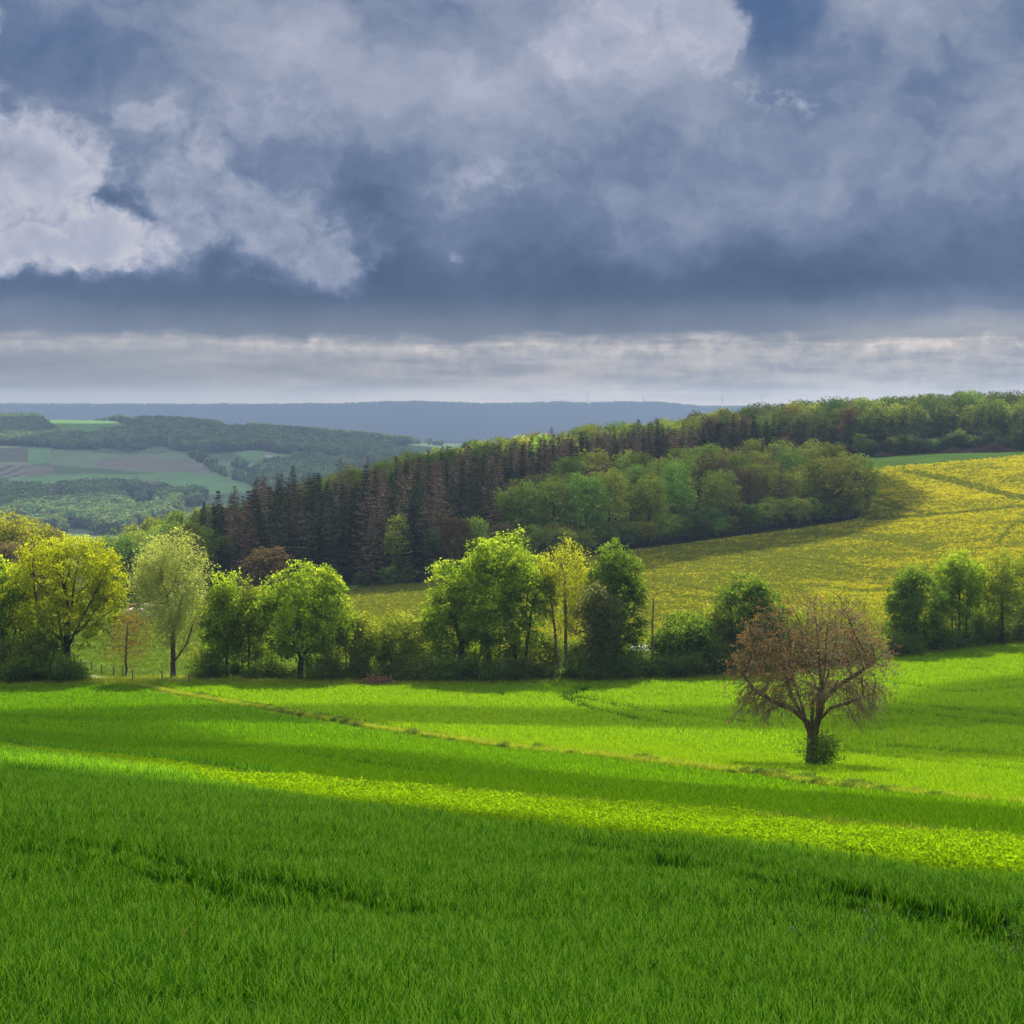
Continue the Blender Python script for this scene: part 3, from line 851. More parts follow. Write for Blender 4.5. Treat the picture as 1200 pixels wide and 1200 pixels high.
def radii(par, r_base, r_tip, expo=2.25):
    n = len(par)
    cnt = np.zeros(n); 
    ch = np.bincount(par[par >= 0], minlength=n)
    tips = ch == 0
    acc = np.zeros(n)
    for i in range(n - 1, -1, -1):
        if tips[i]: acc[i] = 1.0
        if par[i] >= 0: acc[par[i]] += acc[i]
    rr = np.maximum(acc, 1) ** (1 / expo)
    mx = rr.max()
    rad = r_tip + (rr - 1) / max(mx - 1, 1e-6) * (r_base - r_tip)
    return rad, tips, acc

def tubes(P, par, rad, k=5, thin_k=3, thin=0.03):
    """tapered limbs, one frustum per link; quads only"""
    e = np.nonzero(par >= 0)[0]
    out = []
    for kk, sel in ((k, e[rad[e] >= thin]), (thin_k, e[rad[e] < thin])):
        if len(sel) == 0: continue
        a, b = P[par[sel]], P[sel]
        ra = np.minimum(rad[par[sel]], rad[sel] * 1.35); rb = rad[sel]
        d = unit(b - a)
        ref = np.where(np.abs(d[:, 2:3]) > 0.9, np.array([[1.0, 0, 0]]), np.array([[0, 0, 1.0]]))
        s = unit(np.cross(d, ref)); t = np.cross(d, s)
        ang = np.arange(kk) * 2 * math.pi / kk
        ring = s[:, None] * np.cos(ang)[None, :, None] + t[:, None] * np.sin(ang)[None, :, None]
        va = a[:, None] + ring * ra[:, None, None]
        vb = (b + d * rb[:, None] * 0.3)[:, None] + ring * rb[:, None, None]
        V = np.concatenate([va, vb], 1)                     # m, 2k, 3
        m = len(sel)
        base = (np.arange(m) * 2 * kk)[:, None]
        j = np.arange(kk); jn = (j + 1) % kk
        Fq = np.stack([base + j, base + jn, base + kk + jn, base + kk + j], -1)
        out.append((V.reshape(-1, 3), Fq.reshape(-1, 4), np.full(m * 2 * kk, 0.5)))
    return merge(out)

def leaves(r, centers, n_each, spread, size, tint_c=None, flat=0.5, var=0.25, droop=0.0, aspect=0.55):
    """leaf quads gathered in clumps round the given centres"""
    m = len(centers)
    c = np.repeat(centers, n_each, 0)
    off = r.normal(size=(m * n_each, 3)) * spread
    off[:, 2] *= 0.8
    c = c + off
    # leaves spread out flat, tips hanging a little
    nrm = unit(r.normal(size=c.shape) + np.array([0, 0, 1.0]) * flat)
    a = unit(np.cross(nrm, r.normal(size=c.shape)))
    b = np.cross(nrm, a)
    a[:, 2] -= droop
    s = size * (0.6 + 0.8 * r.random((len(c), 1)))
    u = a * s * 0.5; w = b * s * 0.5 * aspect
    V = np.stack([c - u, c + w + u * 0.1, c + u, c - w + u * 0.1], 1).reshape(-1, 3)
    Fq = np.arange(len(c) * 4).reshape(-1, 4)
    tc = np.repeat(r.random(m) if tint_c is None else tint_c, n_each)
    t = np.clip(tc * (1 - var) + var * r.random(len(c)), 0, 1)
    return V, Fq, np.repeat(t, 4)

def sprays(r, centers, out_dir, n_each, radius, size, tint_c, thick=0.30, aspect=0.6, var=0.3):
    """leaves gathered in flattish sprays that tip outwards and down, as on maples and hawthorns"""
    m = len(centers)
    up = unit(np.array([0, 0, 1.0]) + out_dir * 0.55 + r.normal(size=(m, 3)) * 0.28)
    s = unit(np.cross(up, r.normal(size=(m, 3)))); t = np.cross(up, s)
    rad = radius * (0.6 + 0.8 * r.random(m))
    a = r.random((m, n_each)) * 6.283; q = np.sqrt(r.random((m, n_each)))
    h = r.normal(size=(m, n_each)) * thick * (1.1 - 0.6 * q)
    c = centers[:, None] + (s[:, None] * (np.cos(a) * q)[..., None] + t[:, None] * (np.sin(a) * q)[..., None] + up[:, None] * (h - 0.28 * q * q)[..., None]) * rad[:, None, None]
    c = c.reshape(-1, 3)
    nrm = unit(np.repeat(up, n_each, 0) * 0.9 + r.normal(size=c.shape) * 0.75)
    e = unit(np.cross(nrm, r.normal(size=c.shape))); b = np.cross(nrm, e)
    sz = size * (0.6 + 0.8 * r.random((len(c), 1)))
    u = e * sz * .5; w = b * sz * .5 * aspect
    V = np.stack([c - u, c + w + u * .1, c + u, c - w + u * .1], 1).reshape(-1, 3)
    tt = np.clip(np.repeat(tint_c, n_each) * (1 - var) + var * r.random(len(c)), 0, 1)
    return V, np.arange(len(c) * 4).reshape(-1, 4), np.repeat(tt, 4)

def mk(name, part, mat, smooth=False):
    V, Fq, T = part
    return mesh_np(name, V, Fq, [mat], tint=T, smooth=smooth)

def spread_clumps(r, P, acc, lim, n, jitter=0.35):
    """centres of leaf clumps along the thin outer shoots"""
    idx = np.nonzero(acc <= lim)[0]
    if len(idx) > n: idx = r.choice(idx, n, replace=False)
    return P[idx] + r.normal(size=(len(idx), 3)) * jitter

def tree(name, label, cat, loc, height, lobes, leafmat, seed, stems=None, trunk_r=0.3, n_attr=420, step=0.5, kill=0.95,
         clumps=420, per=40, spread=0.31, size=0.29, bark='bark', group=None, tip=0.018, up=0.06, lim=4, flat=0.5, droop=0.0, aspect=0.55, var=0.3, shell=0.5, fill=1.0, spray=0.0):
    """a tree of its own: Empty > trunk (trunk and limbs), crown (leaves). lobes in metres, base at 0"""
    r = np.random.default_rng(seed)
    if stems is None:
        stems = [[(0, 0, -0.3), (r.normal() * 0.1, r.normal() * 0.1, height * 0.22), (r.normal() * 0.25, r.normal() * 0.25, height * 0.42)]]
    A = in_lobes(r, lobes, n_attr, shell)
    P, par = grow(r, stems, A, step, kill, up)
    roots = np.nonzero(par < 0)[0]
    for i in roots[1:]:                      # a fork leaves the stem it starts from
        par[i] = int(np.linalg.norm(P[:i] - P[i], axis=1).argmin()) if P[i, 2] > 0.5 else 0      # or from the common root
    rad, tips, acc = radii(par, trunk_r, tip)
    # flare the foot
    rad = rad * (1 + 0.45 * np.exp(-np.maximum(P[:, 2], 0) / 0.5) * (rad > trunk_r * 0.5))
    o = empty(name, loc)
    tag(o, label, cat, group)
    link('trunk', mk('trunk', tubes(P, par, rad), M[bark], True), o)
    # leaf clumps sit on the outer shoots and fill the crown between them
    na = int(clumps * fill); E = in_lobes(r, lobes, max(na, 1), .33)
    # leave holes: drop clumps where a coarse noise is low
    hole = fbm(E[:, 0] * .55 + seed, E[:, 2] * .55 + E[:, 1] * .4, seed, 2)
    E = E[hole > (0.42 if spray else 0.34)]
    C = np.concatenate([spread_clumps(r, P, acc, lim, clumps), E])
    # clumps are paler higher up and further out
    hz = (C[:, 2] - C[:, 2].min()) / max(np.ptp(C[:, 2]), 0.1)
    # pale outer clumps paint the bright backlit rim into the leaf colour
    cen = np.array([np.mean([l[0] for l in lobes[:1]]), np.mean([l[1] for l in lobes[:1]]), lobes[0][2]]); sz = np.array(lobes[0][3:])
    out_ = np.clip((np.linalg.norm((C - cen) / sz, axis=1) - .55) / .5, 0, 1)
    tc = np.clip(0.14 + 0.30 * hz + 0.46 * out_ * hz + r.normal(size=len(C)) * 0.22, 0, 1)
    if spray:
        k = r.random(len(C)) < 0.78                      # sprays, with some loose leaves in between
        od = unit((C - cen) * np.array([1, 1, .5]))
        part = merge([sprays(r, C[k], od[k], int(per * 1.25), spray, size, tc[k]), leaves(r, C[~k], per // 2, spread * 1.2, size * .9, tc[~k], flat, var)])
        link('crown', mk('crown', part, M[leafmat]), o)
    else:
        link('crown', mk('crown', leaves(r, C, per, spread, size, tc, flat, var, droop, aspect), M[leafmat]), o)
    return o

def dome(w, h0, h1_, d=None, bumps=0, seed=0, skew=0.0):
    """crown envelope: a main ellipsoid between heights h0 and h1_, with a few smaller bulges"""
    r = np.random.default_rng(seed)
    d = d or w
    c = (h0 + h1_) / 2
    L = [(0, 0, c, w / 2, d / 2, (h1_ - h0) / 2)]
    for i in range(bumps):
        t = r.random() * 2 * math.pi; q = r.random() * 1.4 - 0.5
        rr = math.cos(q) * 0.72
        L.append((math.cos(t) * rr * w / 2, math.sin(t) * rr * d / 2, c + math.sin(q) * (h1_ - h0) / 2 * 0.72, w * 0.2, d * 0.2, (h1_ - h0) * 0.17))
    return L
# ------------------------------------------------------------------ the row of trees along the field edge
def px_m(px, y): return px * y / 2500.0

HROW = 'trees in the row along the field edge'
SPRAY = {'leaf_maple': .80, 'leaf_dark': .76, 'leaf_gold': .70}
def rowtree(name, label, X, top, w, y, leafmat, seed, base=None, h0=0.11, bumps=7, dx=0, cat='tree', **kw):
    g = at(X, y)
    ht = iz(y, top) - g.z
    wm = px_m(w, y) * 1.10; kw['clumps'] = int(kw.get('clumps', 420) * (1.1 if leafmat in SPRAY else 1.3))
    if leafmat in SPRAY: kw.setdefault('spray', SPRAY[leafmat]); kw.setdefault('fill', 1.15)
    lobes = kw.pop('lobes', None) or [(l[0] + px_m(dx, y), *l[1:]) for l in dome(wm, ht * h0, ht - 0.2, wm * kw.pop('deep', 0.9), bumps, seed)]
    return tree(name, label, cat, g, ht, lobes, leafmat, seed, group=HROW, **kw)

# left end
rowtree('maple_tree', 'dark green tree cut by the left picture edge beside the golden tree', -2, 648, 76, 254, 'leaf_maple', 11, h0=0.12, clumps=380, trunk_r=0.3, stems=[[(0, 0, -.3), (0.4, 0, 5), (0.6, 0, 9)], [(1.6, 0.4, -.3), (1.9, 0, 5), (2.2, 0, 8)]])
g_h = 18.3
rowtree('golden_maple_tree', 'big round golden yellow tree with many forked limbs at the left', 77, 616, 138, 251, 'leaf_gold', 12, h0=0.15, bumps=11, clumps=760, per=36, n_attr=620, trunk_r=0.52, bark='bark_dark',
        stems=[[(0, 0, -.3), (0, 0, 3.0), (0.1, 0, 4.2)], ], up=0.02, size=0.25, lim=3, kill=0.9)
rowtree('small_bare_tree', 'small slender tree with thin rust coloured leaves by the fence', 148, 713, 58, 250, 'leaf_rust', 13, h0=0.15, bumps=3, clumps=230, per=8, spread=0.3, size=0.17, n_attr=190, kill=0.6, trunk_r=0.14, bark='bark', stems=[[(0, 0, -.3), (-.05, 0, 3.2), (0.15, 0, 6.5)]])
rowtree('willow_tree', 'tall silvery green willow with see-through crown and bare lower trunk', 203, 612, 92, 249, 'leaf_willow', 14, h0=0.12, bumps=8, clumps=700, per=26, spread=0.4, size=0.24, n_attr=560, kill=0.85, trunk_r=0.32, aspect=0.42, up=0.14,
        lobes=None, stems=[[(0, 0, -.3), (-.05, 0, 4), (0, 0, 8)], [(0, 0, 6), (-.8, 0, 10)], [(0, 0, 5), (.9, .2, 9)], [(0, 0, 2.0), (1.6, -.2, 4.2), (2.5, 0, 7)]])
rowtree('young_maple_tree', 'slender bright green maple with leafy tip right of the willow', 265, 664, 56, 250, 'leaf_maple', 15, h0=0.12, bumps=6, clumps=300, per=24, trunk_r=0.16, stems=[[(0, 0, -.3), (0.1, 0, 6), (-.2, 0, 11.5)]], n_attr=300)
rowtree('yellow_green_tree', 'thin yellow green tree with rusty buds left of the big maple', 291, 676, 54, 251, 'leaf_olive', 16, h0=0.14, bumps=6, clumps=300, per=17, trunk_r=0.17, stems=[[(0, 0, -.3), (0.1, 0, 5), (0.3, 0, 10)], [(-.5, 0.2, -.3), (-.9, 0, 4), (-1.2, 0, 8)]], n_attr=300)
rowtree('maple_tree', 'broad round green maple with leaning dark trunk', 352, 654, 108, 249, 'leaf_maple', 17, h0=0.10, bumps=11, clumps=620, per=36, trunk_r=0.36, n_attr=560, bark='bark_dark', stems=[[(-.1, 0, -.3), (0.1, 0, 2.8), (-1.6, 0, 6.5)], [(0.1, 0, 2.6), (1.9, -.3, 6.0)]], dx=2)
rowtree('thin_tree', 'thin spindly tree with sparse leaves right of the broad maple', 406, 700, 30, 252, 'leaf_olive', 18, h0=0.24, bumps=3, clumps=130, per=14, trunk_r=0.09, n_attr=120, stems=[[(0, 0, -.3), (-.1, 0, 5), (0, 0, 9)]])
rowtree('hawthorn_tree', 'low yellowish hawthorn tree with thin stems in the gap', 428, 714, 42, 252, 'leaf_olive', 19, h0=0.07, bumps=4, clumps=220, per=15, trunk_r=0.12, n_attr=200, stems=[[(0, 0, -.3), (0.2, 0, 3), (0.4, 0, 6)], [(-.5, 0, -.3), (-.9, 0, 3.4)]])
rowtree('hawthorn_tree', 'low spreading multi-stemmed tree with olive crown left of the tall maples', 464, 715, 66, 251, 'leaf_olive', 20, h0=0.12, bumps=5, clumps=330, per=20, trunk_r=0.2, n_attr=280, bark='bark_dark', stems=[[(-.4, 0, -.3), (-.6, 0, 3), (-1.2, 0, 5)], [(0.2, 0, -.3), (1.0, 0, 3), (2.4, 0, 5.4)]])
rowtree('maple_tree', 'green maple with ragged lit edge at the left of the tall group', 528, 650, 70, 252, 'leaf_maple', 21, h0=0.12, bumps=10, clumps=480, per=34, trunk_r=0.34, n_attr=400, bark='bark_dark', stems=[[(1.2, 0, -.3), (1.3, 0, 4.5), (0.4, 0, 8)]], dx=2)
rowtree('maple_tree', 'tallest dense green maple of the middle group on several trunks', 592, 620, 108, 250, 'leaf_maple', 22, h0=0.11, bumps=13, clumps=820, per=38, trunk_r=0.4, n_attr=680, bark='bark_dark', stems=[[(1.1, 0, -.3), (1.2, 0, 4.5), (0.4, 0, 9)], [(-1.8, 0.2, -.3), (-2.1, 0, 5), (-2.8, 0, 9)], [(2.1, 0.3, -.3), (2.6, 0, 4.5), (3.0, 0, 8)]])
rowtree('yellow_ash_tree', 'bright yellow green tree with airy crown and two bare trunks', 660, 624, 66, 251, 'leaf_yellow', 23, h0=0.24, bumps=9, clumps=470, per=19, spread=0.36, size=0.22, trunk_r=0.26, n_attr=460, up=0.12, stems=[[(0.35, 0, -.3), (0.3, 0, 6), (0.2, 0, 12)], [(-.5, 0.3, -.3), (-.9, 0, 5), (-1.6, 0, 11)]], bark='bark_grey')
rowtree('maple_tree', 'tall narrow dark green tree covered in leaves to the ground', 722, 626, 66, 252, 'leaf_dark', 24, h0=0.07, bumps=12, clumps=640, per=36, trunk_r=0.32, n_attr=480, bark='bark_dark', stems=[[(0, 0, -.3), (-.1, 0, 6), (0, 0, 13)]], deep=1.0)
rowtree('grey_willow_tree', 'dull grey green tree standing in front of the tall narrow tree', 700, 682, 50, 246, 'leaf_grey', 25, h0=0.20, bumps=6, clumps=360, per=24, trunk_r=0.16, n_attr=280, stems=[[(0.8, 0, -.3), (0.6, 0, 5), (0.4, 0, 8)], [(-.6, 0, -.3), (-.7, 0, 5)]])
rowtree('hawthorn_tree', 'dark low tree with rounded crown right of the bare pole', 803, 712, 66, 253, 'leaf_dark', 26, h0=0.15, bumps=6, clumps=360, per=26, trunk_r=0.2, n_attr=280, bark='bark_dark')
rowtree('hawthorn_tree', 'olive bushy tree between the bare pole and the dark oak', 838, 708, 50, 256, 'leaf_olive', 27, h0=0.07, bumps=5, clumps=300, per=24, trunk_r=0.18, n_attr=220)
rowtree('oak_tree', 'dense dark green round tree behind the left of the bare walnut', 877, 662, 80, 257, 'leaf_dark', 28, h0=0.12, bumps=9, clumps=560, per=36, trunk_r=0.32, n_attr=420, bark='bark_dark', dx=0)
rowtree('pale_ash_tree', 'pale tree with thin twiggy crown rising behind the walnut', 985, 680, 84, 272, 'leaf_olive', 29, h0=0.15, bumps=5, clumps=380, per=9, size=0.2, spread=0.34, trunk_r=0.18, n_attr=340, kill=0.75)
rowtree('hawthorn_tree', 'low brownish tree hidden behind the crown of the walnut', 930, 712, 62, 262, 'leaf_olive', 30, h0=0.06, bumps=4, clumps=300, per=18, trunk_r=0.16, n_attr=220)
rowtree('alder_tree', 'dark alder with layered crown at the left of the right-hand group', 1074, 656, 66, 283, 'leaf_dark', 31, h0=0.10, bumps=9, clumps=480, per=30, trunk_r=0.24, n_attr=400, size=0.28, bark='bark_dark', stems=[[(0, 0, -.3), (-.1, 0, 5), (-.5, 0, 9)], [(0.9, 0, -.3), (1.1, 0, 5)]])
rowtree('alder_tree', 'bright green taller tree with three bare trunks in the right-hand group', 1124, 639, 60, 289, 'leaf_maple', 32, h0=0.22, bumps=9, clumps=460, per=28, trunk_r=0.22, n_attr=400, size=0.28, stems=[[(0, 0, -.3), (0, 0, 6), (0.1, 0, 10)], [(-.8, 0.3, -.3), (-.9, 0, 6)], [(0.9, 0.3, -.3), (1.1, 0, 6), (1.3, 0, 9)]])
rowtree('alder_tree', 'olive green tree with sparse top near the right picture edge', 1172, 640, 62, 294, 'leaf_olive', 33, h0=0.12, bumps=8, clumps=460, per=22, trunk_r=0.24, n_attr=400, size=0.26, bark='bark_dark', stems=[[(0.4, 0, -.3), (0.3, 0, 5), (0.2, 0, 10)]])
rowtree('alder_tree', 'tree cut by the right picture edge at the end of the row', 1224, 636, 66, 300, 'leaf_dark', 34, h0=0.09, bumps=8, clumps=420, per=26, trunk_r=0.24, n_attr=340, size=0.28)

# the bare dead pole
def dead_pole():
    g = at(765, 250); r = np.random.default_rng(5)
    P = [(0, 0, -.3), (0.02, 0, 3), (-.05, 0, 6), (0.05, 0, 8.4), (0.1, 0, 9.4), (0.45, 0, 9.9), (-.5, 0, 9.7), (0.7, 0.1, 10.5), (-.15, 0, 10.2), (0.5, 0.1, 9.2), (-.3, 0, 7.2)]
    par = [-1, 0, 1, 2, 3, 4, 4, 5, 4, 3, 2]
    rad = np.array([0.16, 0.13, 0.11, 0.09, 0.07, 0.045, 0.04, 0.025, 0.03, 0.03, 0.03])
    o = link('dead_tree', mk('dead_tree', tubes(np.array(P, float), np.array(par), rad, 6), M['bark_walnut'], True), loc=g)
    tag(o, 'bare dead pole of a tree with broken top beside the narrow dark tree', 'dead tree', HROW)
dead_pole()

# shrubs at the foot of the row: five shapes, copied
def shrub_proto(i, w, h, leafmat, n=110, per=34):
    r = np.random.default_rng(300 + i)
    lob = [(0, 0, h * 0.42, w / 2, w / 2.3, h * 0.5)] + [(r.uniform(-.3, .3) * w, r.uniform(-.3, .3) * w, h * r.uniform(.3, .72), w * .24, w * .24, h * .26) for _ in range(5)]
    C = in_lobes(r, lob, n, 0.4); C = C[C[:, 2] > 0.1]
    tc = np.clip(0.1 + 0.6 * C[:, 2] / h + r.normal(size=len(C)) * 0.2, 0, 1)
    st = []
    for k in range(5):
        t = r.random() * 6.28
        st.append([(math.cos(t) * .12, math.sin(t) * .12, -.2), (math.cos(t) * w * .12, math.sin(t) * w * .12, h * .4), (math.cos(t) * w * .24, math.sin(t) * w * .24, h * .75)])
    P, par = grow(r, st, C[:60], 0.3, 0.5, 0.1)
    rad, tips, acc = radii(par, 0.06, 0.01)
    return mk('foliage', leaves(r, C, per, 0.3, 0.2, tc, 0.5, 0.35), M[leafmat]), mk('stem', tubes(P, par, rad, 4), M['bark_dark'], True)
HAZ = 1
SHR = [shrub_proto(0, 3.4, 2.6, 'leaf_shrub', 100, 26), shrub_proto(1, 4.4, 3.6, 'leaf_shrub', 130, 26), shrub_proto(2, 2.8, 4.4, 'leaf_shrub', 130), shrub_proto(3, 5.0, 2.2, 'leaf_shrub', 130), shrub_proto(4, 3.6, 3.4, 'leaf_olive', 110, 22), shrub_proto(5, 4.6, 6.2, 'leaf_maple', 150, 22), shrub_proto(6, 4.0, 5.4, 'leaf_dark', 130, 22), shrub_proto(7, 4.4, 6.6, 'leaf_olive', 140, 16)]
def shrub(X, y, kind, sc=1.0, label='leafy dark green shrub growing at the foot of the tree row', group='shrubs along the foot of the tree row', rz=None):
    o = empty('shrub', at(X, y), random.random() * 6.28 if rz is None else rz, sc)
    tag(o, label, 'shrub', group)
    link('foliage', SHR[kind][0], o); link('stem', SHR[kind][1], o)
    return o
_sh = random.Random(3)
for X, y, k, s in [(5, 248, 1, 1.35), (-18, 250, 1, 1.3), (14, 250, 2, 1.3), (30, 246, 2, 1.35), (48, 246, 1, 1.25), (66, 245, 1, 1.15), (82, 245, 0, 1.2), (60, 248, 2, 1.25), (88, 246.5, 0, .95), (40, 251, 2, 1.5), (20, 245, 0, 1.25),
     (243, 248, 1, 1.1), (256, 248.5, 0, .8), (228, 249, 3, .5), (275, 250, 0, .9), (300, 249, 3, .9), (318, 250, 0, 1.0), (335, 249, 3, .8), (372, 248, 3, .9), (386, 250, 1, 1.0), (398, 249, 0, .9), (418, 250, 2, 1.0), (425, 249, 0, 1.0),
     (455, 249, 0, 1.0), (470, 249, 1, 1.0), (487, 249, 4, 1.15), (505, 248, 1, 1.05), (522, 249, 1, 1.05), (540, 248, 0, 1.2), (556, 249, 1, 1.0), (575, 248, 0, 1.1), (592, 248, 1, .95), (611, 249, 0, 1.2), (628, 250, 4, 1.3), (642, 249, 3, .8),
     (640, 252, 2, 1.25), (676, 252, 2, 1.1), (673, 249, 0, .9), (688, 247, 1, 1.1), (712, 249, 1, 1.15), (735, 249, 0, 1.3), (752, 250, 1, 1.1), (768, 250, 0, 1.25), (785, 250, 1, 1.0), (800, 251, 3, 1.1), (818, 251, 1, 1.1), (836, 252, 2, 1.05), (848, 253, 1, 1.1), (866, 254, 0, 1.2),
     (884, 256, 1, 1.2), (902, 258, 2, 1.3), (922, 260, 1, 1.3), (942, 262, 0, 1.3), (962, 265, 1, 1.2), (985, 268, 1, 1.2), (1005, 272, 0, 1.3), (1020, 275, 4, 1.3),
     (1048, 279, 1, 1.1), (1062, 281, 0, 1.4), (1078, 284, 1, 1.1), (1095, 286, 0, 1.5), (1112, 288, 1, 1.0), (1128, 290, 0, 1.4), (1146, 292, 2, 1.1), (1158, 294, 1, 1.15), (1172, 296, 0, 1.4), (1188, 298, 1, 1.2), (1205, 300, 1, 1.2), (1222, 302, 0, 1.4)]:
    if k == 4: shrub(X, y, k, s, 'yellowish see-through shrub in a sunlit gap of the tree row', 'yellowish shrubs in the gaps of the tree row')
    else: shrub(X, y, k, s)
# taller bushes that close the row between the trunks
for X, y, k, s in [(22, 252, 5, 1.0), (50, 252, 6, 1.0), (-10, 256, 6, 1.2), (236, 252, 7, .7), (252, 252, 5, .8), (312, 252, 5, .95), (378, 252, 6, .95), (394, 253, 7, 1.0), 
     (494, 253, 5, 1.0), (512, 254, 6, .95), (536, 254, 6, .9), (552, 254, 5, 1.0), (574, 254, 6, 1.0), (606, 254, 6, 1.0), (624, 254, 7, 1.1), (676, 254, 5, .9), (692, 252, 6, .9), (716, 254, 6, 1.05), (742, 254, 5, .9), (758, 254, 7, .95), (780, 254, 6, .95), (820, 255, 6, 1.0),
     (846, 257, 5, 1.0), (862, 258, 6, 1.0), (896, 261, 6, 1.1), (914, 263, 7, 1.1), (940, 268, 7, 1.2), (960, 270, 6, 1.2), (980, 273, 7, 1.2), (1005, 277, 6, 1.1), (1050, 283, 6, 1.1), (1066, 286, 5, 1.0), (1092, 290, 6, 1.1), (1108, 292, 7, 1.0), (1140, 296, 6, 1.1), (1158, 298, 5, 1.1), (1188, 302, 6, 1.2), (1206, 304, 7, 1.2)]:
    lab, gr = {5: ('tall bright green bush between the trunks of the tree row', 'bright bushes between the trunks'), 6: ('tall dark green bush between the trunks of the tree row', 'dark bushes between the trunks'), 7: ('tall olive green bush between the trunks of the tree row', 'olive bushes between the trunks')}[k]
    shrub(X, y, k, s, lab, gr)
# sunlit low growth behind the row
for X, y, k, s in [(418, 262, 4, 1.0), (440, 270, 4, .9), (498, 268, 4, 1.1), (632, 266, 4, 1.2), (654, 268, 4, 1.1), (778, 270, 4, 1.0), (830, 275, 4, .9), (1036, 300, 4, 1.1)]:
    shrub(X, y, k, s, 'pale yellow green bush in the sun behind the tree row', 'pale bushes behind the tree row')

# ------------------------------------------------------------------ the lone walnut in the field
def walnut():
    r = np.random.default_rng(77)
    g = gp(951, 899)
    sc = g.y / 2500.0
    ht = iz(g.y, 690) - g.z
    W = 178 * sc
    # light: a broad flat-bottomed dome and a skirt of lower branches
    lobes = [(0.0, 0, ht * .70, W * .45, W * .43, ht * .27), (-W * .27, 0, ht * .56, W * .27, W * .3, ht * .19), (W * .29, 0, ht * .57, W * .26, W * .3, ht * .2),
             (0, 0, ht * .47, W * .44, W * .42, ht * .15), (-W * .3, 0, ht * .36, W * .18, W * .3, ht * .10), (W * .3, 0, ht * .36, W * .17, W * .3, ht * .10)]
    A = in_lobes(r, lobes, 1500, 0.42)
    A = A[(A[:, 2] > ht * .26) & ((A[:, 2] > ht * .42) | (np.hypot(A[:, 0], A[:, 1]) > W * .2))]
    stems = [[(0, 0, -.3), (0.02, 0, .9), (0.05, 0, 2.0)],
             [(0.05, 0, 2.0), (0.55, -.1, 3.6), (0.75, 0, 5.0), (0.55, .2, 6.6)],
             [(0.05, 0, 1.9), (-.35, .1, 3.0), (-1.3, 0.1, 4.6), (-1.7, .2, 6.0)],
             [(-.35, .1, 3.0), (-1.4, -.3, 3.9), (-2.6, -.5, 4.4), (-3.9, -.4, 5.2), (-4.5, -.2, 6.2)],
             [(0.65, 0, 4.2), (1.6, .1, 5.2), (2.9, .3, 6.0), (4.2, .2, 6.9)],
             [(0.45, -.1, 3.1), (1.2, -.8, 4.0), (2.6, -1.2, 4.5), (3.8, -1.1, 5.0)],
             [(-.2, .1, 2.7), (-.6, 1.0, 4.2), (-.9, 2.4, 5.6)], [(.3, 0, 2.9), (.6, 1.4, 4.4), (1.4, 2.8, 5.4)], [(0, -.1, 2.5), (-.1, -1.3, 4.4), (.3, -2.8, 5.6)]]
    P, par = grow(r, stems, A, 0.30, 0.42, 0.03, 0.28, 160)
    # join the forks to the trunk they leave
    roots = np.nonzero(par < 0)[0]
    for i in roots[1:]:
        d = np.linalg.norm(P[:i] - P[i], axis=1); par[i] = int(d.argmin())
    # outer shoots sag
    rad0, tips, acc = radii(par, 0.36, 0.013, 2.1)
    depth = np.zeros(len(par))
    for i in range(len(par)):
        if par[i] >= 0: depth[i] = depth[par[i]] + np.linalg.norm(P[i] - P[par[i]])
    hr = np.hypot(P[:, 0], P[:, 1])
    low = sstep(ht * .72, ht * .35, P[:, 2])
    P[:, 2] -= 0.45 * sstep(2.4, 5.4, hr) * low * sstep(10, 2, acc)
    # twigs: fine curved shoots; the lower ones hang
    ex_p, ex_par, ex_r, budc, budl = [], [], [], [], []
    thin = np.nonzero((acc <= 9))[0]
    base = len(P)
    for i in thin:
        hfrac = P[i, 2] / ht
        lower = hfrac < 0.5
        out = np.array([P[i, 0], P[i, 1], 0]); out /= max(np.linalg.norm(out), .1)
        for k in range(3 if lower else 2):
            d = unit(out * 0.8 + r.normal(size=3) * .6 + np.array([0, 0, .35 if not lower else -.1]))
            ln = r.uniform(.55, 1.15) * (1.35 if lower else 1.0)
            prev, p = i, P[i].copy()
            for s in range(5):
                d = unit(d + np.array([0, 0, -.26 if lower else (-.08 if s < 3 else .15)]) + r.normal(size=3) * .16)
                p = p + d * ln / 5
                if p[2] < 1.0: break
                ex_p.append(p.copy()); ex_par.append(prev); ex_r.append(0.0165 - 0.0024 * s); prev = base + len(ex_p) - 1
            if r.random() < (.5 if hfrac > .45 else .12):
                budc.append(p); budl.append(hfrac)
    P2 = np.concatenate([P, np.array(ex_p)]); par2 = np.concatenate([par, np.array(ex_par)])
    rad2 = np.concatenate([np.maximum(rad0, .016), np.array(ex_r)])
    rad2 = rad2 * np.where(np.arange(len(rad2)) < base, 1 + 0.35 * np.exp(-np.maximum(P2[:, 2], 0) / .5) * (rad2 > .2), 1)
    o = empty('walnut_tree', g)
    tag(o, 'lone walnut tree with bare twigs and reddish brown buds out in the green field', 'tree')
    thick = par2 < base                             # limbs, then the fine twigs as a part of their own
    link('trunk', mk('trunk', tubes(P2[:base], par2[:base], rad2[:base], 7, 4, 0.03), M['bark_walnut'], True), o)
    pt = np.where(np.arange(len(par2)) < base, -1, par2)
    link('twigs', mk('twigs', tubes(P2, pt, rad2, 4, 3, 0.022), M['twig'], True), o)
    link('crown', mk('crown', leaves(r, np.array(budc), 7, 0.11, 0.15, np.clip(np.array(budl) * .8 + r.normal(size=len(budl)) * .25, 0, 1), 0.3, 0.4, 0.3, 0.45), M['leaf_walnut']), o)
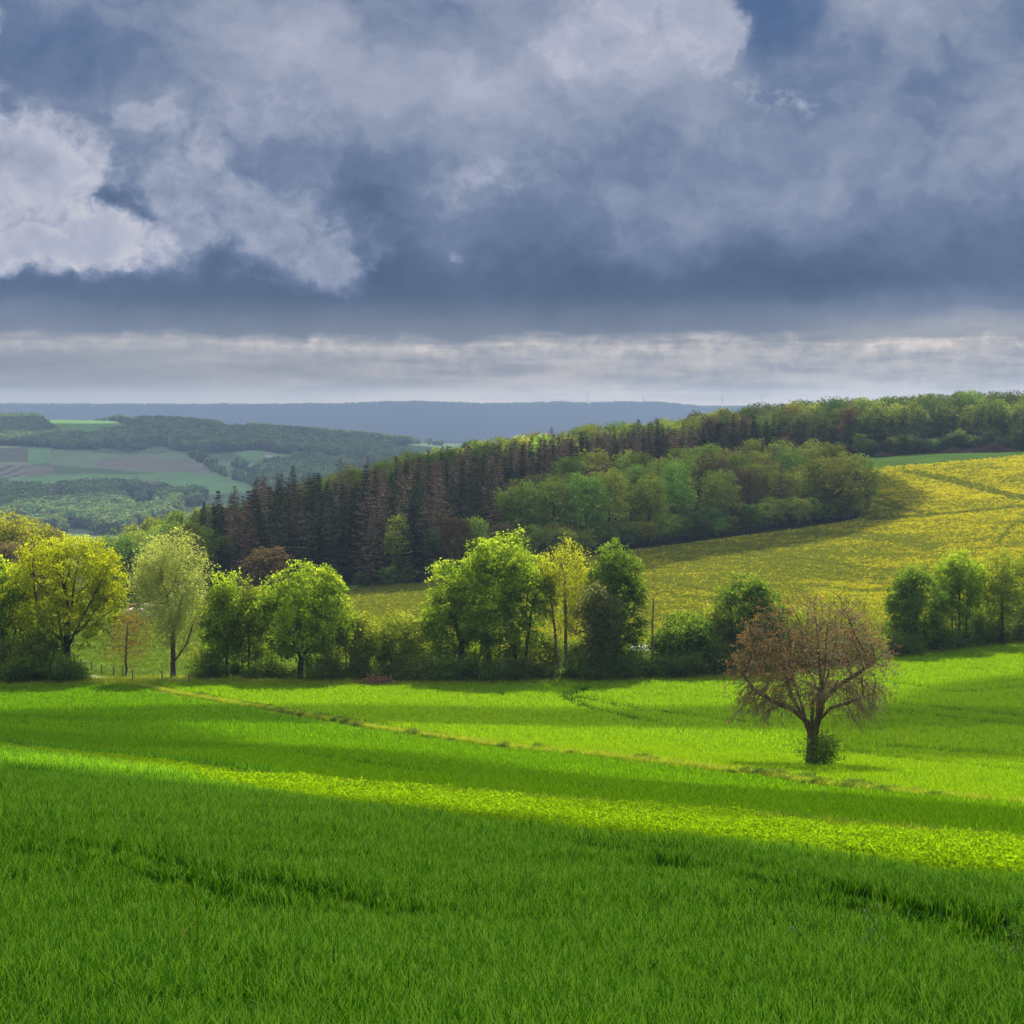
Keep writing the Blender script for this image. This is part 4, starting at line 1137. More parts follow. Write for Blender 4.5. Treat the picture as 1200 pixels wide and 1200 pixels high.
    # the bush at its foot
    b = shrub(963, g.y - 0.6, 1, 0.72, 'dark ivy-like bush growing round the foot of the lone walnut', None)
walnut()
# ------------------------------------------------------------------ the wood on the hill
def broadleaf_proto(seed, ht, w, mat, n=230, per=16, size=0.62, low=0.12, spread=0.62):
    r = np.random.default_rng(seed)
    L = dome(w, ht * low, ht, w, 9, seed)
    C = in_lobes(r, L, n, 0.36)
    C = C[C[:, 2] > 0.4]
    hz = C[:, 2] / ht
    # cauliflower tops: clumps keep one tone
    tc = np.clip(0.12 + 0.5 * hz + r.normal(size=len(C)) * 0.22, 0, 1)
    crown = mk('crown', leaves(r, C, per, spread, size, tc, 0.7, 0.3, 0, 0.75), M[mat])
    st = [[(0, 0, -.4), (r.normal() * .15, r.normal() * .15, ht * .3), (r.normal() * .4, r.normal() * .4, ht * .7)]]
    P, par = grow(r, st, C[:50], 0.9, 1.5, 0.1)
    rad, t_, a_ = radii(par, 0.27, 0.03)
    return crown, mk('trunk', tubes(P, par, rad, 5), M['bark'], True)

def conifer_proto(seed, ht, w, mat, bark, bare=0.08, thin=1.0):
    r = np.random.default_rng(seed)
    V, T = [], []
    nw = int(ht * 2.1)
    for i in range(nw):
        f = (i + r.random() * .6) / nw
        z = ht * (bare + (1 - bare) * f)
        ln = (w / 2) * (1 - f) ** (0.82 if mat == 'needle' else 0.62) * (0.75 + 0.5 * r.random()) * (1.0 if f > .12 else .7) + 0.12
        nb = 7 if f < .75 else 5
        for b in range(nb):
            if r.random() > thin: continue
            if math.sin(b * 2.3 + z * .9 + seed) > .82 and r.random() < .7: continue
            t = (b + r.random() * .8) / nb * 2 * math.pi + i * 1.3
            l_ = ln * (0.7 + 0.5 * r.random())
            ax = np.array([math.cos(t), math.sin(t), 0.0]); sd = np.array([-math.sin(t), math.cos(t), 0.0])
            ns = max(2, int(l_ / 0.55))
            dr = 0.30 + 0.25 * r.random() - 0.45 * f
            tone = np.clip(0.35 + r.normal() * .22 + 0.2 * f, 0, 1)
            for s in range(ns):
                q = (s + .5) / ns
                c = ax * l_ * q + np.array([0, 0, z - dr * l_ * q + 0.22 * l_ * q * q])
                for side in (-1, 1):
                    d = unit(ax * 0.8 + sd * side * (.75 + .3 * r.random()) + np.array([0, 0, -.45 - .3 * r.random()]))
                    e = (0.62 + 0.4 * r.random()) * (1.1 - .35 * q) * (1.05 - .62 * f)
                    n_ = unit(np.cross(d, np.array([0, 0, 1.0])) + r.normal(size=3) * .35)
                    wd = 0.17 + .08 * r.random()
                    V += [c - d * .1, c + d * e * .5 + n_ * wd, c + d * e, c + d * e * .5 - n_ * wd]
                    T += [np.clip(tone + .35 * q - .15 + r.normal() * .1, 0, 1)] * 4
    V = np.array(V); Fq = np.arange(len(V)).reshape(-1, 4)
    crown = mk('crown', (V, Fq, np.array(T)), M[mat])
    zz = np.linspace(-.4, ht * .97, 9)
    P = np.stack([r.normal(size=9) * .05, r.normal(size=9) * .05, zz], 1)
    rad = np.linspace(.24, .03, 9)
    return crown, mk('trunk', tubes(P, np.arange(-1, 8), rad, 6), M[bark], True)

FP = {}
for k, mat in (('green', 'forest_green'), ('light', 'forest_light'), ('dull', 'forest_dull'), ('brown', 'forest_brown')):
    FP[k] = [broadleaf_proto(500 + i * 7 + len(k), h, w, mat, n, per) for i, (h, w, n, per) in enumerate([(20, 12, 260, 16), (20, 10, 230, 16), (20, 13.5, 280, 16), (20, 11, 240, 15)])]
FP['spruce'] = [conifer_proto(600 + i, 20, w, 'needle', 'bark_dark', b, t) for i, (w, b, t) in enumerate([(9.6, .06, .95), (8.4, .10, .95), (10.4, .05, 1.0), (7.6, .2, .85)])]
FP['deadspruce'] = [conifer_proto(640 + i, 20, w, 'needle_brown', 'bark_grey', b, t) for i, (w, b, t) in enumerate([(9.4, .08, .9), (8.2, .12, .8), (8.6, .22, .85), (7.4, .1, .7)])]

KIND = {
 'spruce': ('spruce_tree', 'dark green spruce standing in the shaded conifer wood', 'spruce', 'dark spruces of the conifer wood'),
 'deadspruce': ('withered_spruce_tree', 'brown withered spruce standing in the shaded conifer wood', 'spruce', 'brown spruces of the conifer wood'),
 'green': ('broadleaf_tree', 'mid green broadleaf tree at the front of the wood above the rapeseed', 'tree', 'green trees along the wood edge above the rapeseed'),
 'light': ('beech_tree', 'fresh yellow green beech in the sun behind the conifers', 'tree', 'fresh green beeches behind the conifers'),
 'dull': ('broadleaf_tree', 'dull green broadleaf tree of the high wood on the right skyline', 'tree', 'trees of the high wood on the right'),
 'brown': ('budding_tree', 'brownish budding tree between green trees of the hill wood', 'tree', 'brown budding trees of the hill wood'),
}
_fr = random.Random(11)
def forest_tree(kind, x, y, ht, label=None, group=None, wide=1.0):
    nm, lb, cat, gr = KIND[kind]
    crown, trunk = _fr.choice(FP[kind])
    o = empty(nm, (x, y, h1(x, y)), _fr.random() * 6.28, ht / 20.0)
    if 'spruce' in kind: wide *= _fr.uniform(.85, 1.3); o.rotation_euler = (_fr.gauss(0, .025), _fr.gauss(0, .025), _fr.random() * 6.28)
    if wide != 1.0: o.scale = (ht / 20 * wide, ht / 20 * wide, ht / 20)
    if label and group is None: gr = label.replace('tree', 'trees', 1)
    tag(o, label or lb, cat, gr if group is None else group)
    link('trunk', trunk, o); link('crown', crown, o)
    return o

def scatter(region_x, front, back, gap, seed, tries=9000, cap=400):
    """spots no closer than gap, between two depth curves over picture columns"""
    r = random.Random(seed); pts = []
    fx, fy = zip(*front); bx, by = zip(*back)
    cell = {}
    for _ in range(tries):
        X = r.uniform(*region_x)
        f, b = np.interp(X, fx, fy), np.interp(X, bx, by)
        if b <= f: continue
        y = math.sqrt(r.uniform(f * f, b * b)); x = (X - 600) / 2500 * y
        c = (int(x // gap), int(y // gap))
        if any((x - px) ** 2 + (y - py) ** 2 < gap * gap for i in (-1, 0, 1) for j in (-1, 0, 1) for px, py in cell.get((c[0] + i, c[1] + j), ())): continue
        cell.setdefault(c, []).append((x, y)); pts.append((X, x, y, f, b))
        if len(pts) >= cap: break
    return pts

CREST = [(220, 560), (300, 600), (450, 650), (600, 725), (740, 785), (800, 740), (835, 650), (930, 640)]
CFRONT = [(225, 474), (300, 456), (360, 436), (440, 433), (520, 443), (575, 462), (620, 520), (700, 560), (760, 585), (830, 592), (930, 600)]
n_sp = n_dd = 0
for X, x, y, f, b in scatter((232, 930), CFRONT, CREST, 4.7, 5, 2300, 900):
    q = (y - f) / (b - f)
    brown = 0.36 + 0.50 * sstep(0.1, 0.5, q) + 0.25 * (fbm(x / 35, y / 35, 61, 2) - .5) * 2
    if 820 < X < 930: brown -= .2
    ht = 19.5 * _fr.triangular(.58, 1.18, .98) * (0.92 if q > .4 else 1.03)
    if X < 420: ht *= 1.0 + .06 * min(1, (420 - X) / 100)
    if X < 310: ht *= .80 + .20 * (X - 232) / 78
    if _fr.random() < brown:
        if n_dd >= 295: continue
        forest_tree('deadspruce', x, y, ht); n_dd += 1
    else:
        if n_sp >= 295: continue
        forest_tree('spruce', x, y, ht); n_sp += 1

# the front row of the conifer wood: broad dark spruces down to the ground
_lone = lambda kind, X, y, ht, label, wide=1.0: forest_tree(kind, (X - 600) / 2500 * y, y, ht, label, '', wide)
_lone('spruce', 487, 428, 21.5, 'broad blue-black spruce standing forward from the conifer wood', 1.35)
_lone('spruce', 372, 425, 19, 'tall dark spruce at the lower front corner of the conifer wood', 1.2)
_lone('deadspruce', 293, 444, 17.5, 'bare grey brown spruce at the left front of the conifer wood', 1.1)
_lone('deadspruce', 437, 428, 17, 'bare spruce showing its pale trunk at the wood front', .8)
_lone('brown', 533, 432, 13.5, 'light brown round tree beside the broad blue-black spruce', .95)
_lone('brown', 314, 405, 11.5, 'rusty brown dome shaped tree above the broad hedge maple', 1.5)
_lone('green', 557, 436, 12.5, 'bright green tree right of the light brown round tree', 1.1)
_lone('green', 466, 434, 14.5, 'soft green tree left of the broad blue-black spruce', .8)
_lone('dull', 510, 436, 10, 'low green tree at the right of the broad blue-black spruce', 1.2)
_lone('brown', 590, 444, 10, 'purplish brown bushy tree at the edge of the conifer wood', 1.4)
for X, y, ht, k in [(455, 428, 4.5, 'green'), (480, 426, 4, 'green'), (505, 428, 5, 'green'), (535, 432, 5, 'dull'), (560, 436, 6, 'dull'), (590, 445, 5, 'green'), (425, 427, 4, 'dull'), (620, 452, 5, 'dull')]:
    forest_tree(k, (X - 600) / 2500 * y, y, ht, 'low green bush at the foot of the conifer wood', 'bushes at the foot of the conifer wood', 1.6)

BFRONT = [(585, 470), (640, 466), (700, 474), (760, 488), (850, 503), (930, 516), (1000, 526), (1015, 530)]
BBACK = [(585, 480), (610, 515), (650, 548), (700, 572), (800, 600), (900, 602), (960, 600), (1010, 548)]
for X, x, y, f, b in scatter((588, 1008), BFRONT, BBACK, 7.6, 8, 9000, 240):
    ht = 17.0 * _fr.uniform(.8, 1.12)
    if X > 930: ht *= .86
    rr = _fr.random()
    k = 'brown' if rr < .14 else ('spruce' if (rr < .22 and X > 800) else ('deadspruce' if rr < .30 and X > 850 else 'green'))
    forest_tree(k, x, y, ht, wide=1.0)
for X in np.linspace(596, 1006, 46):
    y = np.interp(X, [q[0] for q in BFRONT], [q[1] for q in BFRONT]) - _fr.uniform(0, 4)
    forest_tree(_fr.choice(['green', 'green', 'dull']), (X - 600) / 2500 * y, y, _fr.uniform(4.5, 8.0), 'low green bush fringing the wood above the rapeseed', 'bushes fringing the wood above the rapeseed', 1.5)
for X in np.linspace(1036, 1240, 22):
    y = 741 + _fr.uniform(-2, 3)
    forest_tree('dull', (X - 600) / 2500 * y, y, _fr.uniform(4.5, 8.5), 'low bush fringing the high wood on the right', 'bushes fringing the high wood', 1.5)
_lone('green', 985, 523, 17.0, 'large dark rounded tree at the right tip of the wood', 1.5)
_lone('green', 1003, 528, 14, 'rounded tree at the very corner of the wood above the rapeseed', 1.3)
# the tall dark conifers on the brow
for X, y, ht in [(842, 612, 22), (856, 606, 24), (870, 612, 23), (884, 606, 23), (898, 612, 21), (912, 606, 20), (826, 616, 20), (928, 606, 17)]:
    forest_tree('spruce', (X - 600) / 2500 * y, y, ht, 'tall black conifer on the brow behind the broadleaf wood', 'black conifers on the brow', 1.15)

# sunlit beeches beyond the crest
LF = [(290, 622), (450, 672), (600, 745), (760, 812), (850, 815)]
LB = [(290, 660), (450, 720), (600, 800), (760, 865), (850, 870)]
for X, x, y, f, b in scatter((292, 850), LF, LB, 9.0, 12, 8000, 170):
    z = h1(x, y)
    target = np.interp(X, [290, 400, 500, 600, 700, 800, 850], [586, 546, 523, 509, 495, 487, 483]) + _fr.uniform(-1, 8)
    ht = iz(y, target) - z
    forest_tree('light' if X < 590 or _fr.random() < .35 else 'green', x, y, min(max(ht, 12), 34), 'fresh green tree in the light behind the conifers', None, 0.8 if ht > 24 else 1.0)
# sunlit beech slope falling to the left
for X, x, y, f, b in scatter((112, 262), [(112, 600), (170, 560), (215, 500), (262, 480)], [(112, 700), (170, 690), (262, 640)], 8.4, 14, 8000, 150):
    z = h1(x, y)
    target = np.interp(y, [480, 560, 640, 700], [652, 632, 612, 600]) - 0.36 * (X - 190) + _fr.uniform(-5, 6)
    ht = float(np.clip(iz(y, target) - z, 10, 26))
    forest_tree('light', x, y, ht, 'fresh yellow green beech on the slope left of the conifers', 'beeches on the slope left of the conifers')
# high wood on the right
for X, x, y, f, b in scatter((812, 1290), [(812, 815), (900, 765), (1000, 750), (1040, 748), (1290, 742)], [(812, 905), (1290, 850)], 8.6, 16, 9000, 260):
    z = h1(x, y)
    q = (y - f) / (b - f)
    target = -1 + np.interp(X, [812, 870, 930, 1000, 1060, 1130, 1200, 1290], [483, 476, 470, 466, 462, 459, 457, 455]) + _fr.uniform(-2, 7) + (8 if q < .2 else 0)
    ht = float(np.clip(iz(y, target) - z, 13, 30))
    if _fr.random() < .07: forest_tree('brown', x, y, ht)
    else: forest_tree('dull' if _fr.random() < .8 else 'green', x, y, ht, KIND['dull'][1], KIND['dull'][3])
for X, y, ht in [(1012, 756, 15), (1024, 760, 17), (1034, 757, 16), (1018, 768, 18), (1002, 757, 16)]: forest_tree('dull', (X - 600) / 2500 * y, y, ht, wide=1.15)
_lone('light', 1019, 745, 6.5, 'round pale bush standing before the high wood', 1.5)
_lone('light', 1008, 747, 9, 'small pale tree just behind the round pale bush', 1.2)
# the copse at the left edge
for X, y, ht, k in [(-12, 402, 21, 'green'), (6, 396, 20.5, 'green'), (26, 404, 19.5, 'green'), (44, 410, 19, 'green'), (58, 416, 16, 'green'), (14, 384, 15, 'brown'), (34, 388, 15, 'brown'), (-6, 384, 14, 'brown'), (52, 394, 12, 'brown')]:
    lab = {'green': 'olive green tree of the copse behind the golden tree', 'brown': 'dark brown tree at the front of the copse behind the golden tree'}[k]
    forest_tree(k, (X - 600) / 2500 * y, y, ht, lab, {'green': 'green trees of the left copse', 'brown': 'brown trees of the left copse'}[k])
for X, y, ht in [(140, 445, 16), (158, 450, 15), (124, 440, 14), (176, 455, 13), (170, 440, 8), (150, 436, 7)]:
    forest_tree('dull', (X - 600) / 2500 * y, y, ht, 'dark olive tree above the cows left of the willow', 'olive trees above the cows')
for X, y, ht in [(196, 462, 12), (214, 470, 15.5), (226, 462, 16), (240, 468, 14.5), (206, 478, 14), (190, 500, 13)]:
    forest_tree('light', (X - 600) / 2500 * y, y, ht, 'bright leafy beech just behind the top of the willow', 'beeches behind the willow')
print('conifers', n_sp, n_dd)

# ------------------------------------------------------------------ far woods: one mass of tree crowns
def gn_scatter(name, pts, scl, rotz, protos, tilt=None, kind='stuff', label=None, cat=None, seed=0):
    """one stuff object: the points carry copies of a few small meshes"""
    me = bpy.data.meshes.new(name)
    me.vertices.add(len(pts)); me.vertices.foreach_set('co', np.asarray(pts, np.float32).ravel())
    r = np.random.default_rng(seed)
    a = me.attributes.new('scl', 'FLOAT', 'POINT'); a.data.foreach_set('value', np.asarray(scl, np.float32))
    e = np.zeros((len(pts), 3), np.float32); e[:, 2] = rotz
    if tilt is not None: e[:, :2] = r.normal(size=(len(pts), 2)) * tilt
    a = me.attributes.new('rot', 'FLOAT_VECTOR', 'POINT'); a.data.foreach_set('vector', e.ravel())
    a = me.attributes.new('pick', 'INT', 'POINT'); a.data.foreach_set('value', r.integers(0, len(protos), len(pts)).astype(np.int32))
    o = link(name, me)
    g = bpy.data.node_groups.new(name + '_spread', 'GeometryNodeTree')
    g.interface.new_socket('Geometry', in_out='INPUT', socket_type='NodeSocketGeometry')
    g.interface.new_socket('Geometry', in_out='OUTPUT', socket_type='NodeSocketGeometry')
    gi = g.nodes.new('NodeGroupInput'); go = g.nodes.new('NodeGroupOutput')
    iop = g.nodes.new('GeometryNodeInstanceOnPoints')
    jn = g.nodes.new('GeometryNodeGeometryToInstance')
    for pm in reversed(protos):
        po = bpy.data.objects.new(pm.name, pm)
        oi = g.nodes.new('GeometryNodeObjectInfo'); oi.inputs['Object'].default_value = po
        oi.inputs['As Instance'].default_value = False
        g.links.new(oi.outputs['Geometry'], jn.inputs[0])
    def at_(nm, t):
        n = g.nodes.new('GeometryNodeInputNamedAttribute'); n.data_type = t; n.inputs[0].default_value = nm
        return n.outputs[0]
    g.links.new(gi.outputs[0], iop.inputs['Points'])
    g.links.new(jn.outputs[0], iop.inputs['Instance'])
    iop.inputs['Pick Instance'].default_value = True
    g.links.new(at_('pick', 'INT'), iop.inputs['Instance Index'])
    e2r = g.nodes.new('FunctionNodeEulerToRotation')
    g.links.new(at_('rot', 'FLOAT_VECTOR'), e2r.inputs[0]); g.links.new(e2r.outputs[0], iop.inputs['Rotation'])
    g.links.new(at_('scl', 'FLOAT'), iop.inputs['Scale'])
    g.links.new(iop.outputs[0], go.inputs[0])
    md = o.modifiers.new('spread', 'NODES'); md.node_group = g
    tag(o, label, cat, None, kind)
    return o

def far_woods():
    r = np.random.default_rng(91)
    protos = []
    for i in range(4):
        L = dome(10, 0, 11, 10, 6, 900 + i)
        C = in_lobes(r, L, 60, .3)
        hz = C[:, 2] / 11
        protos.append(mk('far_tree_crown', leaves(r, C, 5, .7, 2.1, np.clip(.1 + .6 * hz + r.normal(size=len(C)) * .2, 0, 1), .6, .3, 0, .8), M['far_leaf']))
    pts = []
    n = 260000
    X = r.uniform(-120, 520, n); y = np.exp(r.uniform(math.log(1350), math.log(4300), n))
    keep = r.random(n) < (y / 4300) ** 1.0
    X, y = X[keep], y[keep]
    x = (X - 600) / 2500 * y; z = H(x, y)
    PX, PY = seen(x, y, z)
    m = np.zeros(len(x), bool)
    PXn = PX + 26 * (fbm(x / 70, y / 90, 71) - .5); PYn = PY + 9 * (fbm(x / 60, y / 80, 72) - .5)
    for poly in FAR_WOODS: m |= pip(PXn, PYn, poly)
    m &= fbm(x / 38, y / 70, 75, 3) > .40
    hedges = (np.abs(((x * .8 + y * .25 + 60 * fbm(x / 300, y / 300, 74)) % 260) - 130) < 3) & (r.random(len(x)) < .25) & (PX > 60)
    m |= hedges
    P = np.stack([x, y, z - .5], 1)[m]
    if len(P) > 26000: P = P[r.choice(len(P), 26000, replace=False)]
    gn_scatter('far_wood', P, r.uniform(.7, 1.35, len(P)), r.uniform(0, 6.28, len(P)), protos, None, 'stuff', 'blue green woods covering the slopes of the distant valley', 'woods', 3)
    print('far wood', len(P))
    # wooded rim of the far plateau
    n = 3200
    X = r.uniform(-200, 1000, n); y = r.uniform(7930, 8100, n); x = (X - 600) / 2500 * y
    P = np.stack([x, y, H(x, y) - 2], 1)
    gn_scatter('plateau_wood', P, r.uniform(.6, 1.0, n), r.uniform(0, 6.28, n), protos, None, 'stuff', 'hazy blue woods along the rim of the far plateau', 'woods', 4)
far_woods()
# ------------------------------------------------------------------ crops and grasses
def blade_mesh(name, mat, r, n, h, w, spread, lean=0.35, bend=0.5, segs=3, tone=0.5):
    V, Fq, T = [], [], []
    for i in range(n):
        px, py = r.normal(size=2) * spread
        t = r.random() * 6.28
        d = np.array([math.cos(t), math.sin(t), 0]); s = np.array([-d[1], d[0], 0])
        hh = h * r.uniform(.65, 1.15); ww = w * r.uniform(.7, 1.2)
        l0 = lean * r.uniform(.1, 1); b = bend * r.uniform(.1, 1.2)
        # the blade twists as it rises so that some of its face catches light
        tw = r.uniform(-1, 1)
        tn = np.clip(tone + r.normal() * .3, 0, .95)
        dry = r.random() < .0015
        base = len(V)
        for k in range(segs + 1):
            q = k / segs
            c = np.array([px, py, 0]) + d * hh * (l0 * q + b * q * q * q) + np.array([0, 0, hh * (q - .35 * b * q ** 3)])
            sd = s * math.cos(tw * q) + d * math.sin(tw * q)
            wk = ww * (1 - q ** 2.2) * .5 + 0.0006
            V += [c - sd * wk, c + sd * wk]; T += [1.0 if dry else np.clip(tn + .72 * (q - .55), 0, .95)] * 2  # tint climbs to the tip: blade glints and gap shade painted in
        for k in range(segs):
            a = base + k * 2
            Fq.append((a, a + 1, a + 3, a + 2))
    return mk(name, (np.array(V), np.array(Fq), np.array(T)), mat)

def crop_points(r, n, y0, y1, pow_=1.0, amax=0.262):
    """random ground points in the fan we look into, y by area"""
    y = np.sqrt(r.uniform(y0 * y0, y1 * y1, n))
    x = r.uniform(-amax, amax, n) * y + r.uniform(-1, 1, n) * 4.0
    return x, y

def wheat():
    r = np.random.default_rng(17)
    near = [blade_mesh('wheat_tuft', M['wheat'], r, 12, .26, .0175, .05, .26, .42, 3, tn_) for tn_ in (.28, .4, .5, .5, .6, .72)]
    mid = [blade_mesh('wheat_tuft', M['wheat'], r, 16, .28, .02, .10, .28, .45, 2) for _ in range(5)]
    X, Y, Sc = [], [], []
    # (from, to, tufts per square metre)
    for y0, y1, dens, sc, kind in [(7.5, 18, 150, 1.0, 0), (18, 32, 85, 1.08, 0)]:
        area = .262 * (y1 * y1 - y0 * y0) + 8 * (y1 - y0)
        x, y = crop_points(r, int(area * dens), y0, y1)
        X.append(x); Y.append(y); Sc.append(np.full(len(x), sc))
    x = np.concatenate(X); y = np.concatenate(Y); sc = np.concatenate(Sc)
    zn = zone(x, y); tr = tram_mask(x, y)
    keep = (zn == 0) & (r.random(len(x)) > tr * 1.05)
    # drill rows and thin places
    patch = fbm(x / 2.2, y / 2.2, 33)
    keep &= r.random(len(x)) < sstep(.18, .42, patch) * .75 + .25
    x, y, sc = x[keep], y[keep], sc[keep]
    hgt = (0.72 + .6 * fbm(x / 1.3, y / 1.3, 35)) * (1 - .35 * tr[keep])
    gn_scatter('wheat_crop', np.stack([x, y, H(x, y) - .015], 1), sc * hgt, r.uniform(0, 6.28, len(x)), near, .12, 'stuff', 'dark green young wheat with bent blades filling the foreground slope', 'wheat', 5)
    n1 = len(x)
    X, Y, Sc = [], [], []
    for y0, y1, dens, sc in [(32, 60, 30, 1.1), (60, 150, 11, 1.35)]:
        area = .262 * (y1 * y1 - y0 * y0) + 8 * (y1 - y0)
        x, y = crop_points(r, int(area * dens), y0, y1)
        X.append(x); Y.append(y); Sc.append(np.full(len(x), sc))
    x = np.concatenate(X); y = np.concatenate(Y); sc = np.concatenate(Sc)
    zn = zone(x, y); tr = tram_mask(x, y)
    keep = (zn == 0) & (r.random(len(x)) > tr * .9)
    x, y, sc = x[keep], y[keep], sc[keep]
    hgt = .8 + .5 * fbm(x / 2, y / 2, 35)
    gn_scatter('wheat_crop', np.stack([x, y, H(x, y) - .015], 1), sc * hgt, r.uniform(0, 6.28, len(x)), mid, .1, 'stuff', 'dark green wheat farther up to the edge of the pale crop strip', 'wheat', 6)
    # the two sunlit fields beyond the strip
    far = [blade_mesh('wheat_tuft', M['wheat_far'], r, 18, .27, .03, .17, .4, .5, 2) for _ in range(5)]
    X, Y, Sc = [], [], []
    for y0, y1, dens, sc in [(40, 90, 16, 1.0), (90, 160, 8, 1.25), (160, 310, 3.4, 1.6)]:
        area = .262 * (y1 * y1 - y0 * y0) + 8 * (y1 - y0)
        x, y = crop_points(r, int(area * dens), y0, y1)
        X.append(x); Y.append(y); Sc.append(np.full(len(x), sc))
    x = np.concatenate(X); y = np.concatenate(Y); sc = np.concatenate(Sc)
    zn = zone(x, y); tr = tram_mask(x, y)
    ddist = np.abs(y - DITCH(x)) * slopescale(DITCH, x)
    ok = (r.random(len(x)) > tr * .9) & ~((ddist < 1.9) & (x > -45))
    midp = [blade_mesh('wheat_tuft', M['wheat_mid'], r, 18, .27, .03, .17, .4, .5, 2) for _ in range(5)]
    for zi, nm, lab in ((2, 'barley_crop', 'bright green young crop on the middle field sloping to the ditch'), (3, 'barley_crop', 'bright green young crop on the sunny field before the tree row')):
        m = ok & (zn == zi)
        xx, yy_, ss = x[m], y[m], sc[m]
        gn_scatter(nm, np.stack([xx, yy_, H(xx, yy_) - .02], 1), ss * (.75 + .5 * fbm(xx / 3, yy_ / 3, 37)), r.uniform(0, 6.28, len(xx)), midp if zi == 2 else far, .1, 'stuff', lab, 'crop', 7 + zi)
    print('wheat', n1, len(x))

def clover():
    r = np.random.default_rng(23)
    protos = []
    for i in range(5):
        C = r.normal(size=(14, 3)) * np.array([.13, .13, .035]) + np.array([0, 0, .09])
        protos.append(mk('clover_clump', leaves(r, C, 10, .04, .042, None, .8, .4, .1, .7), M['clover']))
    X, Y, Sc = [], [], []
    for y0, y1, dens, sc in [(26, 60, 42, 1.0), (60, 150, 18, 1.3)]:
        area = .262 * (y1 * y1 - y0 * y0) + 8 * (y1 - y0)
        x, y = crop_points(r, int(area * dens), y0, y1)
        X.append(x); Y.append(y); Sc.append(np.full(len(x), sc))
    x = np.concatenate(X); y = np.concatenate(Y); sc = np.concatenate(Sc)
    lump = fbm(x / 1.5, y / 1.0, 43, 3)
    keep = (zone(x, y) == 1) & (r.random(len(x)) < sstep(.25, .45, lump) * .8 + .2)
    x, y, sc, lump = x[keep], y[keep], sc[keep], lump[keep]
    s = sc * (.5 + .9 * sstep(.3, .8, lump))
    gn_scatter('clover_crop', np.stack([x, y, H(x, y) - .01], 1), s, r.uniform(0, 6.28, len(x)), protos, .15, 'stuff', 'yellow green clumpy low crop in the narrow strip below the wheat', 'clover', 11)
    print('clover', len(x))

def banks():
    r = np.random.default_rng(29)
    protos = [blade_mesh('grass_tuft', M['bank_grass'], r, 14, .42, .02, .12, .6, .6, 2, .5) for _ in range(5)]
    P, Sc = [], []
    x = r.uniform(-46, 34, 15000); d = r.normal(size=len(x)) * .95
    f = 1 / slopescale(DITCH, x)
    y = DITCH(x) + d / f * 1.0
    k = (y < HEDGE(x)) & (fbm(x / 2.5, y / 2.5, 51) > .42)
    P.append(np.stack([x[k], y[k]], 1)); Sc.append(r.uniform(.6, 1.25, k.sum()))
    x = r.uniform(-48, 16, 7000); d = r.normal(size=len(x)) * .2 + .15
    y = EDGE_UP(x) + d * slopescale(EDGE_UP, x) ** -1 * -1
    k = (y < 175)
    P.append(np.stack([x[k], y[k]], 1)); Sc.append(r.uniform(.45, .9, k.sum()))
    # ragged dark edge of the middle field over a strip of bare soil
    dk = [blade_mesh('grass_tuft', M['wheat'], r, 16, .46, .02, .14, .3, .4, 2, .3) for _ in range(3)]
    xe = r.uniform(-50, 16, 5200); ye = EDGE_UP(xe) + (np.abs(r.normal(size=len(xe))) * .45 + .25) / slopescale(EDGE_UP, xe) ** -1
    ke = fbm(xe / 1.6, ye / 1.6, 57) > np.where(xe < -8, .30, .46)
    xe, ye = xe[ke], ye[ke]
    gn_scatter('edge_grass', np.c_[xe, ye, H(xe, ye) - .02], r.uniform(.5, 1.15, len(xe)) * np.where(xe < -8, 1.25, .8), r.uniform(0, 6.28, len(xe)), dk, .12, 'stuff', 'ragged dark grass along the lower edge of the middle field', 'grass', 15)
    # rough grass before and behind the hedge
    x = r.uniform(-75, 80, 16000); y = HEDGE(x) + r.normal(size=len(x)) * 2.2 + 1.5
    P.append(np.stack([x, y], 1)); Sc.append(r.uniform(.7, 1.8, len(x)))
    # meadow in the gap
    md = [blade_mesh('grass_tuft', M['meadow'], r, 14, .34, .022, .14, .5, .6, 2, .45) for _ in range(4)]
    xm = r.uniform(-75, -20, 34000); ym = r.uniform(236, 430, 34000)
    k = (ym > HEDGE(xm) + 1)
    xm, ym = xm[k], ym[k]
    gn_scatter('meadow_grass', np.c_[xm, ym, H(xm, ym) - .02], r.uniform(.5, 1.4, len(xm)) * (.5 + fbm(xm / 4, ym / 4, 58)), r.uniform(0, 6.28, len(xm)), md, .15, 'stuff', 'grazed green meadow grass behind the fence where the cows stand', 'grass', 16)
    P = np.concatenate(P); Sc = np.concatenate(Sc)
    gn_scatter('bank_grass', np.c_[P, H(P[:, 0], P[:, 1]) - .02], Sc, r.uniform(0, 6.28, len(P)), protos, .15, 'stuff', 'pale yellow green rough grass along the ditch, field edges and hedge foot', 'grass', 13)
banks(); wheat(); clover()

